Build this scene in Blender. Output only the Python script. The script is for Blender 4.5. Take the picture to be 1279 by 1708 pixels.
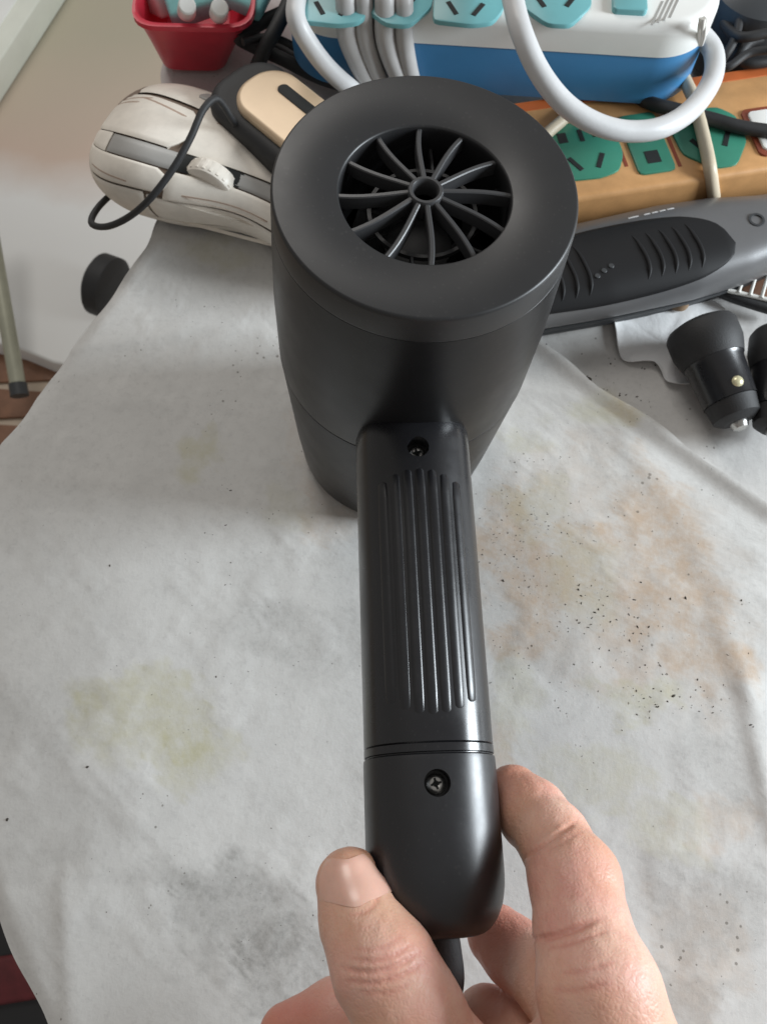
import bpy, bmesh, math, random
import numpy as np
from mathutils import Vector, Matrix, Euler

for o in list(bpy.data.objects):
    bpy.data.objects.remove(o)
scene = bpy.context.scene
COL = scene.collection
random.seed(7)
RNG = np.random.default_rng(7)
MM = 0.001

# ------------------------------------------------------------------ camera
PITCH, ROLL, FPX = math.radians(68.54), math.radians(0.21), 1400.0
CAM = np.array([-10.26, -151.9, 307.4])          # millimetres above the table
_d = np.array([0, math.cos(PITCH), -math.sin(PITCH)])
_r = np.array([1.0, 0, 0])
_u = np.cross(_r, _d)
_c, _s = math.cos(ROLL), math.sin(ROLL)
_r, _u = _c * _r + _s * _u, -_s * _r + _c * _u


def at(x, y, z=0.0):
    """a point of the place (mm) at height z, seen at photo position x, y"""
    v = _d + _r * (x - 639.5) / FPX - _u * (y - 854.0) / FPX
    return CAM + v * (z - CAM[2]) / v[2]


cd = bpy.data.cameras.new('camera')
cam = bpy.data.objects.new('camera', cd)
COL.objects.link(cam)
cd.sensor_fit = 'VERTICAL'
cd.sensor_height = 36.0
cd.sensor_width = 27.0
cd.lens = FPX / 1708.0 * 36.0
cd.clip_start = 0.01
cd.clip_end = 20.0
cam.matrix_world = Matrix(((_r[0], _u[0], -_d[0], CAM[0] * MM), (_r[1], _u[1], -_d[1], CAM[1] * MM),
                           (_r[2], _u[2], -_d[2], CAM[2] * MM), (0, 0, 0, 1)))
cd.dof.use_dof = True
cd.dof.focus_distance = 0.225
cd.dof.aperture_fstop = 34
scene.camera = cam

# ------------------------------------------------------------------ light
world = bpy.data.worlds.new('World')
scene.world = world
world.use_nodes = True
wb = world.node_tree.nodes['Background']
wb.inputs[0].default_value = (1.0, 0.97, 0.93, 1)
wb.inputs[1].default_value = 0.265


def area(name, loc, target, sx, sy, power, col):
    l = bpy.data.lights.new(name, 'AREA')
    l.shape = 'RECTANGLE'
    l.size, l.size_y = sx, sy
    l.energy = power
    l.color = col
    o = bpy.data.objects.new(name, l)
    COL.objects.link(o)
    o.location = loc
    o.rotation_euler = (Vector(target) - Vector(loc)).to_track_quat('-Z', 'Y').to_euler()
    return o


area('window_light', (1.0, -0.03, 0.40), (0, -0.06, 0.06), 0.32, 0.42, 17.0, (0.86, 0.94, 1.0))
area('room_light', (-0.46, 1.22, 1.35), (0, 0.06, 0.0), 0.7, 0.7, 10.5, (1.0, 0.965, 0.92))

vs = scene.view_settings
vs.view_transform = 'Standard'
vs.look = 'None'
vs.exposure = 0.0
vs.gamma = 1.0
vs.use_curve_mapping = False


# ------------------------------------------------------------------ materials
def lin(r, g, b):
    f = lambda c: (c / 255 / 12.92) if c / 255 <= 0.04045 else ((c / 255 + 0.055) / 1.055) ** 2.4
    return (f(r), f(g), f(b), 1)


def mat(name, col, rough=0.5, metal=0.0, bump=0.0, bscale=600.0, var=0.0, vscale=40.0, spec=0.5, rvar=0.0,
        coat=0.0, trans=0.0, sss=0.0, dust=0.0):
    m = bpy.data.materials.new(name)
    m.use_nodes = True
    nt = m.node_tree
    N, L = nt.nodes, nt.links
    p = N['Principled BSDF']
    p.inputs['Base Color'].default_value = col
    p.inputs['Roughness'].default_value = rough
    p.inputs['Metallic'].default_value = metal
    p.inputs['Specular IOR Level'].default_value = spec
    p.inputs['Coat Weight'].default_value = coat
    p.inputs['Transmission Weight'].default_value = trans
    if sss:
        p.inputs['Subsurface Weight'].default_value = sss
        p.inputs['Subsurface Radius'].default_value = (1.0, 0.4, 0.25)
        p.inputs['Subsurface Scale'].default_value = 0.002
    tc = N.new('ShaderNodeTexCoord')
    if var or rvar:
        nz = N.new('ShaderNodeTexNoise')
        nz.inputs['Scale'].default_value = vscale
        nz.inputs['Detail'].default_value = 6
        nz.inputs['Roughness'].default_value = 0.65
        L.new(tc.outputs['Object'], nz.inputs['Vector'])
        if var:
            mx = N.new('ShaderNodeMix')
            mx.data_type = 'RGBA'
            mx.inputs['A'].default_value = tuple(c * (1 - var) for c in col[:3]) + (1,)
            mx.inputs['B'].default_value = tuple(min(1, c * (1 + var)) for c in col[:3]) + (1,)
            rmp = N.new('ShaderNodeMapRange')
            rmp.inputs['From Min'].default_value = 0.3
            rmp.inputs['From Max'].default_value = 0.7
            L.new(nz.outputs['Fac'], rmp.inputs['Value'])
            L.new(rmp.outputs['Result'], mx.inputs['Factor'])
            L.new(mx.outputs['Result'], p.inputs['Base Color'])
        if rvar:
            rr = N.new('ShaderNodeMapRange')
            rr.inputs['From Min'].default_value = 0.3
            rr.inputs['From Max'].default_value = 0.7
            rr.inputs['To Min'].default_value = max(0.02, rough - rvar)
            rr.inputs['To Max'].default_value = min(1, rough + rvar)
            L.new(nz.outputs['Fac'], rr.inputs['Value'])
            L.new(rr.outputs['Result'], p.inputs['Roughness'])
    if dust:
        # lint and dust specks, plus smeary fingermarks in the gloss
        vo = N.new('ShaderNodeTexVoronoi')
        vo.inputs['Scale'].default_value = 520
        L.new(tc.outputs['Object'], vo.inputs['Vector'])
        wn = N.new('ShaderNodeTexNoise')
        wn.inputs['Scale'].default_value = 70
        wn.inputs['Detail'].default_value = 3
        L.new(tc.outputs['Object'], wn.inputs['Vector'])
        th = N.new('ShaderNodeMath')
        th.operation = 'MULTIPLY'
        th.inputs[1].default_value = 0.30
        L.new(wn.outputs['Fac'], th.inputs[0])
        lt = N.new('ShaderNodeMath')
        lt.operation = 'LESS_THAN'
        L.new(vo.outputs['Distance'], lt.inputs[0])
        L.new(th.outputs[0], lt.inputs[1])
        mr_ = N.new('ShaderNodeMath')
        mr_.operation = 'MULTIPLY'
        mr_.inputs[1].default_value = dust
        L.new(lt.outputs[0], mr_.inputs[0])
        md_ = N.new('ShaderNodeMix')
        md_.data_type = 'RGBA'
        md_.inputs['A'].default_value = col
        md_.inputs['B'].default_value = (0.30, 0.28, 0.26, 1)
        L.new(mr_.outputs[0], md_.inputs['Factor'])
        L.new(md_.outputs['Result'], p.inputs['Base Color'])
    if bump:
        nb = N.new('ShaderNodeTexNoise')
        nb.inputs['Scale'].default_value = bscale
        nb.inputs['Detail'].default_value = 4
        L.new(tc.outputs['Object'], nb.inputs['Vector'])
        b = N.new('ShaderNodeBump')
        b.inputs['Strength'].default_value = bump
        b.inputs['Distance'].default_value = 0.0005
        L.new(nb.outputs['Fac'], b.inputs['Height'])
        L.new(b.outputs['Normal'], p.inputs['Normal'])
    return m


M = {}
M['black'] = mat('black_satin_plastic', (0.011, 0.011, 0.012, 1), 0.36, bump=0.02, bscale=2600, rvar=0.06, vscale=45, spec=0.32, dust=0.022)
M['black_cover'] = mat('black_cover_plastic', (0.02, 0.02, 0.021, 1), 0.43, bump=0.02, bscale=2600, rvar=0.04, vscale=45, spec=0.55, dust=0.03)
M['black_gloss'] = mat('black_handle_plastic', (0.010, 0.010, 0.012, 1), 0.29, bump=0.006, bscale=2600, rvar=0.08, vscale=45, spec=0.7, dust=0.02)
M['black_cap'] = mat('black_end_cap_plastic', (0.011, 0.011, 0.013, 1), 0.36, bump=0.02, bscale=2600, rvar=0.07, vscale=45, spec=0.7, dust=0.02)
M['black_rough'] = mat('black_rubber', (0.02, 0.02, 0.021, 1), 0.62, bump=0.2, bscale=1500, var=0.2)
M['dark'] = mat('dark_cavity_plastic', (0.012, 0.012, 0.013, 1), 0.6)
M['rib'] = mat('grille_plastic', (0.05, 0.05, 0.052, 1), 0.38, bump=0.06, bscale=2600)
M['steel'] = mat('screw_steel', (0.55, 0.54, 0.52, 1), 0.32, 1.0, bump=0.2, bscale=1500)
M['mouse'] = mat('mouse_ivory_plastic', lin(236, 228, 216), 0.42, bump=0.05, bscale=1500, var=0.13, vscale=55)
M['mouse_grey'] = mat('mouse_grey_plastic', lin(164, 162, 158), 0.4, var=0.1)
M['mouse_gap'] = mat('mouse_gap_plastic', lin(126, 108, 94), 0.6)
M['beige'] = mat('beige_metallic_plastic', lin(216, 190, 158), 0.4, 0.15, bump=0.05, var=0.05)
M['red'] = mat('red_basket_plastic', lin(206, 44, 66), 0.35, var=0.12, vscale=50, trans=0.0)
M['teal_pack'] = mat('teal_film', lin(140, 205, 205), 0.25, var=0.2, vscale=80)
M['white_pack'] = mat('white_film', lin(232, 232, 230), 0.4, var=0.06)
M['strip_white'] = mat('white_gloss_plastic', lin(236, 236, 232), 0.3, var=0.03, vscale=30)
M['strip_blue'] = mat('blue_plastic', lin(66, 128, 176), 0.4, bump=0.08, bscale=1200, var=0.05, vscale=40)
M['teal'] = mat('teal_socket_plastic', lin(112, 172, 176), 0.35, var=0.05)
M['green'] = mat('green_socket_plastic', lin(56, 128, 106), 0.4, var=0.08)
M['orange'] = mat('orange_veneer_plastic', lin(198, 150, 100), 0.38, bump=0.05, var=0.2, vscale=40, rvar=.1)
M['slot'] = mat('slot_black', (0.008, 0.01, 0.01, 1), 0.7)
M['maroon'] = mat('maroon_print', lin(132, 62, 40), 0.5)
M['cord_white'] = mat('white_cord_vinyl', lin(206, 206, 206), 0.42, bump=0.1, bscale=700, var=0.05)
M['cord_grey'] = mat('grey_cord_vinyl', lin(178, 176, 174), 0.45, bump=0.1, bscale=700, var=0.05)
M['cord_cream'] = mat('cream_cord_vinyl', lin(206, 192, 168), 0.45, var=0.05)
M['clip_grey'] = mat('clipper_grey_plastic', lin(110, 110, 111), 0.36, 0.2, bump=0.05, bscale=1500, var=0.06)
M['grip'] = mat('clipper_grip_rubber', (0.010, 0.010, 0.011, 1), 0.6, bump=0.05, bscale=1500, spec=0.28)
M['clip_dark'] = mat('clipper_side_plastic', lin(58, 60, 62), 0.45)
M['white_print'] = mat('white_print', lin(225, 225, 225), 0.6)
M['contact'] = mat('brass_contact', lin(225, 218, 180), 0.3, 0.4)
M['wire'] = mat('white_coated_wire', lin(228, 226, 220), 0.35)
M['brown'] = mat('brown_board', lin(128, 92, 70), 0.55, var=0.2, vscale=60, bump=0.2, bscale=400)
M['tissue'] = mat('tissue_paper', lin(225, 225, 225), 0.9, bump=0.35, bscale=500)
M['desk'] = mat('desk_laminate', lin(200, 196, 190), 0.5, var=0.05)
M['box_white'] = mat('white_carton', lin(226, 228, 216), 0.6, var=0.06, vscale=15)
M['floor_leg'] = mat('grey_painted_steel', lin(168, 168, 150), 0.4, 0.3, var=0.1)
M['crumb'] = mat('dark_crumbs', lin(58, 52, 44), 0.8)
M['bag_black'] = mat('black_bag_film', (0.015, 0.015, 0.016, 1), 0.4, bump=0.5, bscale=60)
M['bag_red'] = mat('dull_red_cloth', lin(96, 34, 38), 0.7, var=0.3, vscale=40)
M['bag_tan'] = mat('tan_card', lin(190, 160, 132), 0.7, var=0.1)


# ------------------------------------------------------------------ mesh helpers (millimetres in, metres out)
def mesh(name, verts, faces, m, parent=None, smooth=True, auto=None):
    me = bpy.data.meshes.new(name)
    v = np.asarray(verts, float) * MM
    me.from_pydata(v.tolist(), [], [list(map(int, f)) for f in faces])
    me.update()
    o = bpy.data.objects.new(name, me)
    COL.objects.link(o)
    if m is not None:
        me.materials.append(M[m] if isinstance(m, str) else m)
    if smooth:
        me.polygons.foreach_set('use_smooth', [True] * len(me.polygons))
        if auto:
            me.set_sharp_from_angle(angle=math.radians(auto))
    if parent is not None:
        o.parent = parent
    return o


def thing(name, label, cat, loc=(0, 0, 0), rot=(0, 0, 0), group=None):
    o = bpy.data.objects.new(name, None)
    COL.objects.link(o)
    o.empty_display_size = 0.01
    o.location = [c * MM for c in loc]
    o.rotation_euler = rot
    return tag(o, label, cat, group)


def tag(o, label, cat, group=None, kind=None):
    o['label'] = label
    o['category'] = cat
    if group:
        o['group'] = group
    if kind:
        o['kind'] = kind
    return o


def fixn(o):
    bm = bmesh.new()
    bm.from_mesh(o.data)
    bmesh.ops.recalc_face_normals(bm, faces=bm.faces)
    bm.to_mesh(o.data)
    bm.free()
    return o


def lathe(name, prof, m, parent=None, n=96, frame=None, auto=35, closed=False):
    """prof: (r, z) list; frame: 4x4 numpy in mm"""
    prof = list(prof)
    V, F = [], []
    k = len(prof)
    for i in range(n):
        a = 2 * math.pi * i / n
        for r, z in prof:
            V.append((r * math.cos(a), r * math.sin(a), z, 1))
    for i in range(n):
        j = (i + 1) % n
        for q in range(k if closed else k - 1):
            q2 = (q + 1) % k
            F.append((i * k + q, j * k + q, j * k + q2, i * k + q2))
    V = np.array(V)
    if frame is not None:
        V = V @ frame.T
    o = mesh(name, V[:, :3], F, m, parent, True, auto)
    bm = bmesh.new()
    bm.from_mesh(o.data)
    bmesh.ops.remove_doubles(bm, verts=bm.verts, dist=1e-6)
    bmesh.ops.recalc_face_normals(bm, faces=bm.faces)
    bm.to_mesh(o.data)
    bm.free()
    return o


def catmull(P, n=10):
    P = np.asarray(P, float)
    Q = np.vstack([2 * P[0] - P[1], P, 2 * P[-1] - P[-2]])
    out = []
    for i in range(1, len(Q) - 2):
        for t in np.linspace(0, 1, n, endpoint=False):
            a, b, c, d = Q[i - 1], Q[i], Q[i + 1], Q[i + 2]
            out.append(0.5 * (2 * b + (c - a) * t + (2 * a - 5 * b + 4 * c - d) * t * t + (3 * b - a - 3 * c + d) * t ** 3))
    out.append(Q[-2])
    return np.array(out)


def tube(name, pts, rad, m, parent=None, n=14, sub=8, smooth_path=True):
    P = catmull(pts, sub) if smooth_path else np.asarray(pts, float)
    K = len(P)
    rad = np.interp(np.linspace(0, 1, K), np.linspace(0, 1, len(rad)), rad) if hasattr(rad, '__len__') else np.full(K, rad)
    T = np.gradient(P, axis=0)
    T /= np.linalg.norm(T, axis=1)[:, None] + 1e-9
    up = np.array([0, 0, 1.0]) if abs(T[0][2]) < 0.9 else np.array([1.0, 0, 0])
    nrm = np.cross(T[0], up)
    V, F = [], []
    for i in range(K):
        nrm = nrm - T[i] * (nrm @ T[i])
        nrm /= np.linalg.norm(nrm) + 1e-9
        b = np.cross(T[i], nrm)
        for j in range(n):
            a = 2 * math.pi * j / n
            V.append(P[i] + rad[i] * (math.cos(a) * nrm + math.sin(a) * b))
    for i in range(K - 1):
        for j in range(n):
            F.append((i * n + j, i * n + (j + 1) % n, (i + 1) * n + (j + 1) % n, (i + 1) * n + j))
    F.append(list(range(n))[::-1])
    F.append([(K - 1) * n + j for j in range(n)])
    return mesh(name, V, F, m, parent, True, 60)


def rbox(name, size, r, m, parent=None, loc=(0, 0, 0), rot=(0, 0, 0), seg=3, taper=None):
    bm = bmesh.new()
    bmesh.ops.create_cube(bm, size=1)
    for v in bm.verts:
        v.co = Vector((v.co.x * size[0], v.co.y * size[1], v.co.z * size[2]))
        if taper and v.co.z > 0:
            v.co.x *= taper
            v.co.y *= taper
    if r > 0:
        bmesh.ops.bevel(bm, geom=bm.edges[:], offset=r, segments=seg, profile=0.5, affect='EDGES')
    me = bpy.data.meshes.new(name)
    mt = Euler(rot).to_matrix().to_4x4()
    mt.translation = Vector(loc)
    bmesh.ops.transform(bm, matrix=Matrix.Scale(MM, 4) @ mt, verts=bm.verts)
    bm.to_mesh(me)
    bm.free()
    me.materials.append(M[m])
    me.polygons.foreach_set('use_smooth', [True] * len(me.polygons))
    me.set_sharp_from_angle(angle=math.radians(40))
    o = bpy.data.objects.new(name, me)
    COL.objects.link(o)
    if parent is not None:
        o.parent = parent
    return o


def slab(name, outline, z0, z1, m, parent=None, bev=1.0, seg=3, frame=None, auto=40):
    """extruded outline with rounded top rim; outline counter-clockwise (x, y)"""
    P = np.asarray(outline, float)
    n = len(P)
    e = np.roll(P, -1, 0) - P
    e /= np.linalg.norm(e, axis=1)[:, None] + 1e-9
    no = np.stack([e[:, 1], -e[:, 0]], 1)
    vn = no + np.roll(no, 1, 0)
    vn /= np.linalg.norm(vn, axis=1)[:, None] + 1e-9
    rings = [(P, z0)]
    for k in range(seg + 1):
        a = math.pi / 2 * k / seg
        rings.append((P - vn * bev * (1 - math.cos(a)), z1 - bev + bev * math.sin(a)))
    V = np.vstack([np.c_[q, np.full(n, z)] for q, z in rings])
    F = []
    for k in range(len(rings) - 1):
        for i in range(n):
            j = (i + 1) % n
            F.append((k * n + i, k * n + j, (k + 1) * n + j, (k + 1) * n + i))
    F.append([(len(rings) - 1) * n + i for i in range(n)])
    F.append(list(range(n))[::-1])
    if frame is not None:
        V = np.c_[V, np.ones(len(V))] @ frame.T
        V = V[:, :3]
    return mesh(name, V, F, m, parent, True, auto)


def rrect(w, h, r, k=8):
    out = []
    for cx, cy, a0 in ((w / 2 - r, h / 2 - r, 0), (-w / 2 + r, h / 2 - r, 90), (-w / 2 + r, -h / 2 + r, 180), (w / 2 - r, -h / 2 + r, 270)):
        for i in range(k + 1):
            a = math.radians(a0 + 90 * i / k)
            out.append((cx + r * math.cos(a), cy + r * math.sin(a)))
    return out


def grid(name, P, m, parent=None, thick=0.0, auto=50):
    """P: (a, b, 3) surface grid, optionally with thickness downwards along the surface normal"""
    P = np.asarray(P, float)
    a, b = P.shape[:2]
    du = np.gradient(P, axis=0)
    dv = np.gradient(P, axis=1)
    nn = np.cross(du, dv)
    nn /= np.linalg.norm(nn, axis=2)[..., None] + 1e-9
    V = P.reshape(-1, 3)
    idx = np.arange(a * b).reshape(a, b)
    F = np.stack([idx[:-1, :-1], idx[1:, :-1], idx[1:, 1:], idx[:-1, 1:]], -1).reshape(-1, 4).tolist()
    if thick:
        V2 = (P - nn * thick).reshape(-1, 3)
        off = a * b
        F += [[q + off for q in f[::-1]] for f in F]
        loop = list(idx[0, :]) + list(idx[1:, -1]) + list(idx[-1, -2::-1]) + list(idx[-2:0, 0])
        for i in range(len(loop)):
            p, q = loop[i], loop[(i + 1) % len(loop)]
            F.append([p, q, q + off, p + off])
        V = np.vstack([V, V2])
    o = mesh(name, V, F, m, parent, True, auto)
    return fixn(o)


def frame_xy(origin, xdir, zdir=(0, 0, 1)):
    x = np.array(xdir, float)
    x /= np.linalg.norm(x)
    z = np.array(zdir, float)
    z -= x * (z @ x)
    z /= np.linalg.norm(z)
    y = np.cross(z, x)
    f = np.eye(4)
    f[:3, 0], f[:3, 1], f[:3, 2], f[:3, 3] = x, y, z, origin
    return f


def sn(p):   # cheap smooth noise, several octaves of turned sine products
    x, y = p[..., 0], p[..., 1]
    r = 0
    for k, (f, a) in enumerate(((0.011, 1), (0.023, .6), (0.051, .35), (0.11, .2), (0.23, .1))):
        t = 0.7 + 1.9 * k
        u = x * math.cos(t) - y * math.sin(t)
        v = x * math.sin(t) + y * math.cos(t)
        r = r + a * np.sin(u * f * 6.28 + 1.3 * k + 1.7 * np.sin(v * f * 4.1 + k)) * np.cos(v * f * 5.3 + 2.1 * k)
    return r


# ------------------------------------------------------------------ setting: floor, desk, cloths
FZ = -560.0


def floor_mat():
    m = bpy.data.materials.new('pale_vinyl_floor')
    m.use_nodes = True
    N, L = m.node_tree.nodes, m.node_tree.links
    p = N['Principled BSDF']
    p.inputs['Roughness'].default_value = 0.45
    tc = N.new('ShaderNodeTexCoord')
    nz = N.new('ShaderNodeTexNoise')
    nz.inputs['Scale'].default_value = 3.0
    nz.inputs['Detail'].default_value = 5
    L.new(tc.outputs['Object'], nz.inputs['Vector'])
    mx = N.new('ShaderNodeMix')
    mx.data_type = 'RGBA'
    mx.inputs['A'].default_value = lin(176, 160, 140)
    mx.inputs['B'].default_value = lin(196, 178, 158)
    L.new(nz.outputs['Fac'], mx.inputs['Factor'])
    L.new(mx.outputs['Result'], p.inputs['Base Color'])
    return m


M['floor'] = floor_mat()
fl = mesh('floor', [(-2500, -2500, FZ), (2500, -2500, FZ), (2500, 2500, FZ), (-2500, 2500, FZ)], [(0, 1, 2, 3)], 'floor', None, False)
fl['kind'] = 'structure'

LEFT = np.array([(-240, 300), (-128, 300), (-124, 205), (-118, 160), (-111, 118), (-118, 96), (-152, 23), (-166, -2), (-176, -60), (-167, -120), (-136, -177), (-117, -206), (-92, -245), (-70, -290)], float)[1:]


def xleft(y):
    return np.interp(-y, -LEFT[:, 1], LEFT[:, 0])


# desk: top slab under the cloth and two legs
dk = thing('desk', 'pale desk carrying everything, almost wholly hidden under the white cloth', 'desk')
ys = np.linspace(-285, 300, 60)
ol = [(520, -285)] + [(520, 300)] + [(xleft(y) + 9, y) for y in ys[::-1]]
slab('desk_top', ol, -24, -2.2, 'desk', dk, 1.0)
for x, y in ((-70, 270), (480, 270), (480, -260), (-40, -250)):
    slab('leg', [(x - 14, y - 14), (x + 14, y - 14), (x + 14, y + 14), (x - 14, y + 14)], FZ, -24.5, 'desk', dk, 1.0)


def cloth_mat(name, base, grime):
    m = bpy.data.materials.new(name)
    m.use_nodes = True
    N, L = m.node_tree.nodes, m.node_tree.links
    p = N['Principled BSDF']
    p.inputs['Roughness'].default_value = 0.85
    p.inputs['Specular IOR Level'].default_value = 0.25
    p.inputs['Sheen Weight'].default_value = 0.15
    tc = N.new('ShaderNodeTexCoord')

    def noise(scale, detail=6, rough=0.6):
        n = N.new('ShaderNodeTexNoise')
        n.inputs['Scale'].default_value = scale
        n.inputs['Detail'].default_value = detail
        n.inputs['Roughness'].default_value = rough
        L.new(tc.outputs['Object'], n.inputs['Vector'])
        return n

    def rng(src, a, b, c=0.0, d=1.0):
        r = N.new('ShaderNodeMapRange')
        r.inputs['From Min'].default_value = a
        r.inputs['From Max'].default_value = b
        r.inputs['To Min'].default_value = c
        r.inputs['To Max'].default_value = d
        L.new(src, r.inputs['Value'])
        return r.outputs['Result']

    def mul(a, b):
        q = N.new('ShaderNodeMath')
        q.operation = 'MULTIPLY'
        L.new(a, q.inputs[0])
        if isinstance(b, float):
            q.inputs[1].default_value = b
        else:
            L.new(b, q.inputs[1])
        return q.outputs[0]

    def mix(fac, a, b):
        x = N.new('ShaderNodeMix')
        x.data_type = 'RGBA'
        L.new(fac, x.inputs['Factor'])
        if isinstance(a, tuple):
            x.inputs['A'].default_value = a
        else:
            L.new(a, x.inputs['A'])
        x.inputs['B'].default_value = b
        return x.outputs['Result']

    at_ = N.new('ShaderNodeAttribute')
    at_.attribute_name = 'stain_shade'
    sep = N.new('ShaderNodeSeparateColor')
    L.new(at_.outputs['Color'], sep.inputs['Color'])
    nf = noise(420, 8, 0.75)
    nm = noise(45, 8, 0.7)
    ns = noise(130, 9, 0.75)
    dark = tuple(c * 0.80 for c in base[:3]) + (1,)
    c0 = mix(rng(nm.outputs['Fac'], 0.32, 0.72, 0, 0.55), base, dark)
    c0 = mix(rng(nf.outputs['Fac'], 0.50, 0.74, 0, 0.42), c0, tuple(c * 0.62 for c in base[:3]) + (1,))
    c0 = mix(mul(sep.outputs['Green'], rng(ns.outputs['Fac'], 0.36, 0.60, 0.3, 0.9)), c0, lin(194, 172, 150))
    c0 = mix(mul(sep.outputs['Red'], rng(ns.outputs['Fac'], 0.36, 0.60, 0.3, 0.85)), c0, lin(186, 182, 150))
    c0 = mix(mul(sep.outputs['Blue'], rng(nf.outputs['Fac'], 0.30, 0.66, 0.45, 1.0)), c0, lin(128, 126, 122))  # this grey serves both grime and painted shadow
    # tiny embedded dirt specks, denser in some patches
    vd = N.new('ShaderNodeTexVoronoi')
    vd.inputs['Scale'].default_value = 300
    L.new(tc.outputs['Object'], vd.inputs['Vector'])
    pm = noise(14, 4, 0.6)
    dm = N.new('ShaderNodeMath')
    dm.operation = 'LESS_THAN'
    L.new(vd.outputs['Distance'], dm.inputs[0])
    L.new(mul(rng(pm.outputs['Fac'], 0.46, 0.68, 0.0, 0.26), rng(nm.outputs['Fac'], 0.42, 0.60, 0.0, 1.0)), dm.inputs[1])
    c0 = mix(mul(dm.outputs[0], 0.6), c0, lin(92, 86, 76))
    L.new(c0, p.inputs['Base Color'])
    # weave relief: fine grain and soft puckers
    b1 = N.new('ShaderNodeBump')
    b1.inputs['Strength'].default_value = 0.22
    b1.inputs['Distance'].default_value = 0.0006
    L.new(nf.outputs['Fac'], b1.inputs['Height'])
    b2 = N.new('ShaderNodeBump')
    b2.inputs['Strength'].default_value = 0.24
    b2.inputs['Distance'].default_value = 0.0012
    nb = noise(110, 6, 0.6)
    L.new(nb.outputs['Fac'], b2.inputs['Height'])
    L.new(b1.outputs['Normal'], b2.inputs['Normal'])
    L.new(b2.outputs['Normal'], p.inputs['Normal'])
    return m


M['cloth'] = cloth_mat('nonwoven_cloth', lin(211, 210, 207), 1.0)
M['cloth2'] = cloth_mat('under_cloth', lin(208, 206, 203), 1.0)


def seg_dist(P, a, b):
    a, b = np.array(a[:2]), np.array(b[:2])
    t = np.clip(((P - a) @ (b - a)) / ((b - a) @ (b - a)), 0, 1)
    q = a + t[..., None] * (b - a)
    s = np.sign((b - a)[0] * (P - a)[..., 1] - (b - a)[1] * (P - a)[..., 0])
    return np.linalg.norm(P - q, axis=-1), s


def stains_and_shade(P):
    """R yellow-green, G tan, B grey grime plus the painted lower shadow, from where the photo shows each on the cloth"""
    out = np.zeros(P.shape[:2] + (4,))
    out[..., 3] = 1
    wob = 5 * np.stack([sn(P * 1.7), sn(P[..., ::-1] * 1.9 + 31)], -1)

    def blob(px, py, rx, ry, ch, amt, soft=0.6):
        c = at(px, py, 0)
        k = at(px + 10, py, 0)[0] - c[0]
        ky = at(px, py - 10, 0)[1] - c[1]
        q = (P + wob - c[:2]) / np.array([rx * k / 10, ry * ky / 10])
        d = np.sqrt((q ** 2).sum(-1))
        k_ = np.clip((1.25 - d) / soft, 0, 1) ** 1.2
        out[..., ch] += amt * (k_ * .8 + .45 * np.exp(-((d - 1.0) / .10) ** 2) * (sn(P * 2.3 + ch * 40) > -.1))
    for a in ((255, 1190, 105, 75, .62), (320, 1270, 70, 50, .5), (340, 755, 45, 30, .55), (475, 860, 50, 30, .3), (360, 425, 60, 30, .35),
              (1000, 1290, 90, 60, .4), (1060, 1165, 80, 30, .55), (860, 1170, 40, 90, .35), (970, 960, 50, 90, .35), (880, 850, 60, 40, .35),
              (1115, 1390, 60, 40, .4), (1000, 690, 60, 35, .5), (880, 730, 40, 30, .4), (150, 1170, 30, 25, .3)):
        blob(*a[:4], 0, a[4])
    for a in ((960, 930, 170, 200, .32), (1120, 1000, 130, 180, .30), (850, 880, 60, 70, .65), (900, 960, 75, 70, .7), (870, 1050, 55, 45, .55), (1090, 830, 45, 80, .6), (1120, 930, 55, 90, .55),
              (1170, 1000, 55, 50, .6), (1100, 1020, 60, 40, .5), (990, 885, 45, 25, .6), (1020, 690, 30, 25, .55), (840, 1250, 40, 60, .45),
              (1180, 1110, 70, 45, .5), (1240, 1125, 30, 30, .6), (560, 840, 50, 55, .4), (1150, 1600, 90, 110, .35), (1190, 1360, 45, 40, .5),
              (500, 760, 30, 60, .2)):
        blob(*a[:4], 1, a[4])
    for a in ((400, 1520, 120, 80, .62), (500, 1620, 90, 90, .62), (300, 1450, 60, 40, .45), (520, 1080, 90, 60, .25), (430, 1060, 70, 50, .22),  # grey grime, and the soft shadow painted in beside the hand
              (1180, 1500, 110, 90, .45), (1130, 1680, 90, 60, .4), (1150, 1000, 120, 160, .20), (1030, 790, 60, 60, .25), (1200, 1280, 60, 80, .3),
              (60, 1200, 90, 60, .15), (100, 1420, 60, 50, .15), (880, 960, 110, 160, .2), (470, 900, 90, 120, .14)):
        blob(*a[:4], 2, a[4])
    out[..., :2] *= 1.4
    return np.clip(out, 0, 1)


def make_cloth(name, xl, xr, y0, y1, z, m, label, zfun, nx=190, ny=260):
    ys = np.linspace(y0, y1, ny)
    s = np.linspace(0, 1, nx)
    P = np.zeros((ny, nx, 3))
    for i, y in enumerate(ys):
        a, b = xl(y), xr(y)
        wv = 0.8 * math.sin(y * 0.21) + 0.6 * math.sin(y * 0.087 + 1)
        P[i, :, 0] = a + wv + (b + 0.6 * wv - a) * s
        P[i, :, 1] = y
    P[..., 2] = z + zfun(P[..., :2])
    o = grid(name, P, m, None, thick=0.35)
    st = stains_and_shade(P[..., :2]).reshape(-1, 4)
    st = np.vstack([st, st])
    ca = o.data.color_attributes.new('stain_shade', 'FLOAT_COLOR', 'POINT')
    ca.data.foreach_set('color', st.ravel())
    tag(o, label, 'cloth')
    return o


def under_z(P):
    return 0.25 * sn(P * 1.3) - 1.1


make_cloth('under_cloth', lambda y: xleft(y) + 3, lambda y: 260.0, -285, 300, 0, 'cloth2',
           'white cloth lying under the stained top sheet, seen beside the car charger', under_z, 150, 170)

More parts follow.
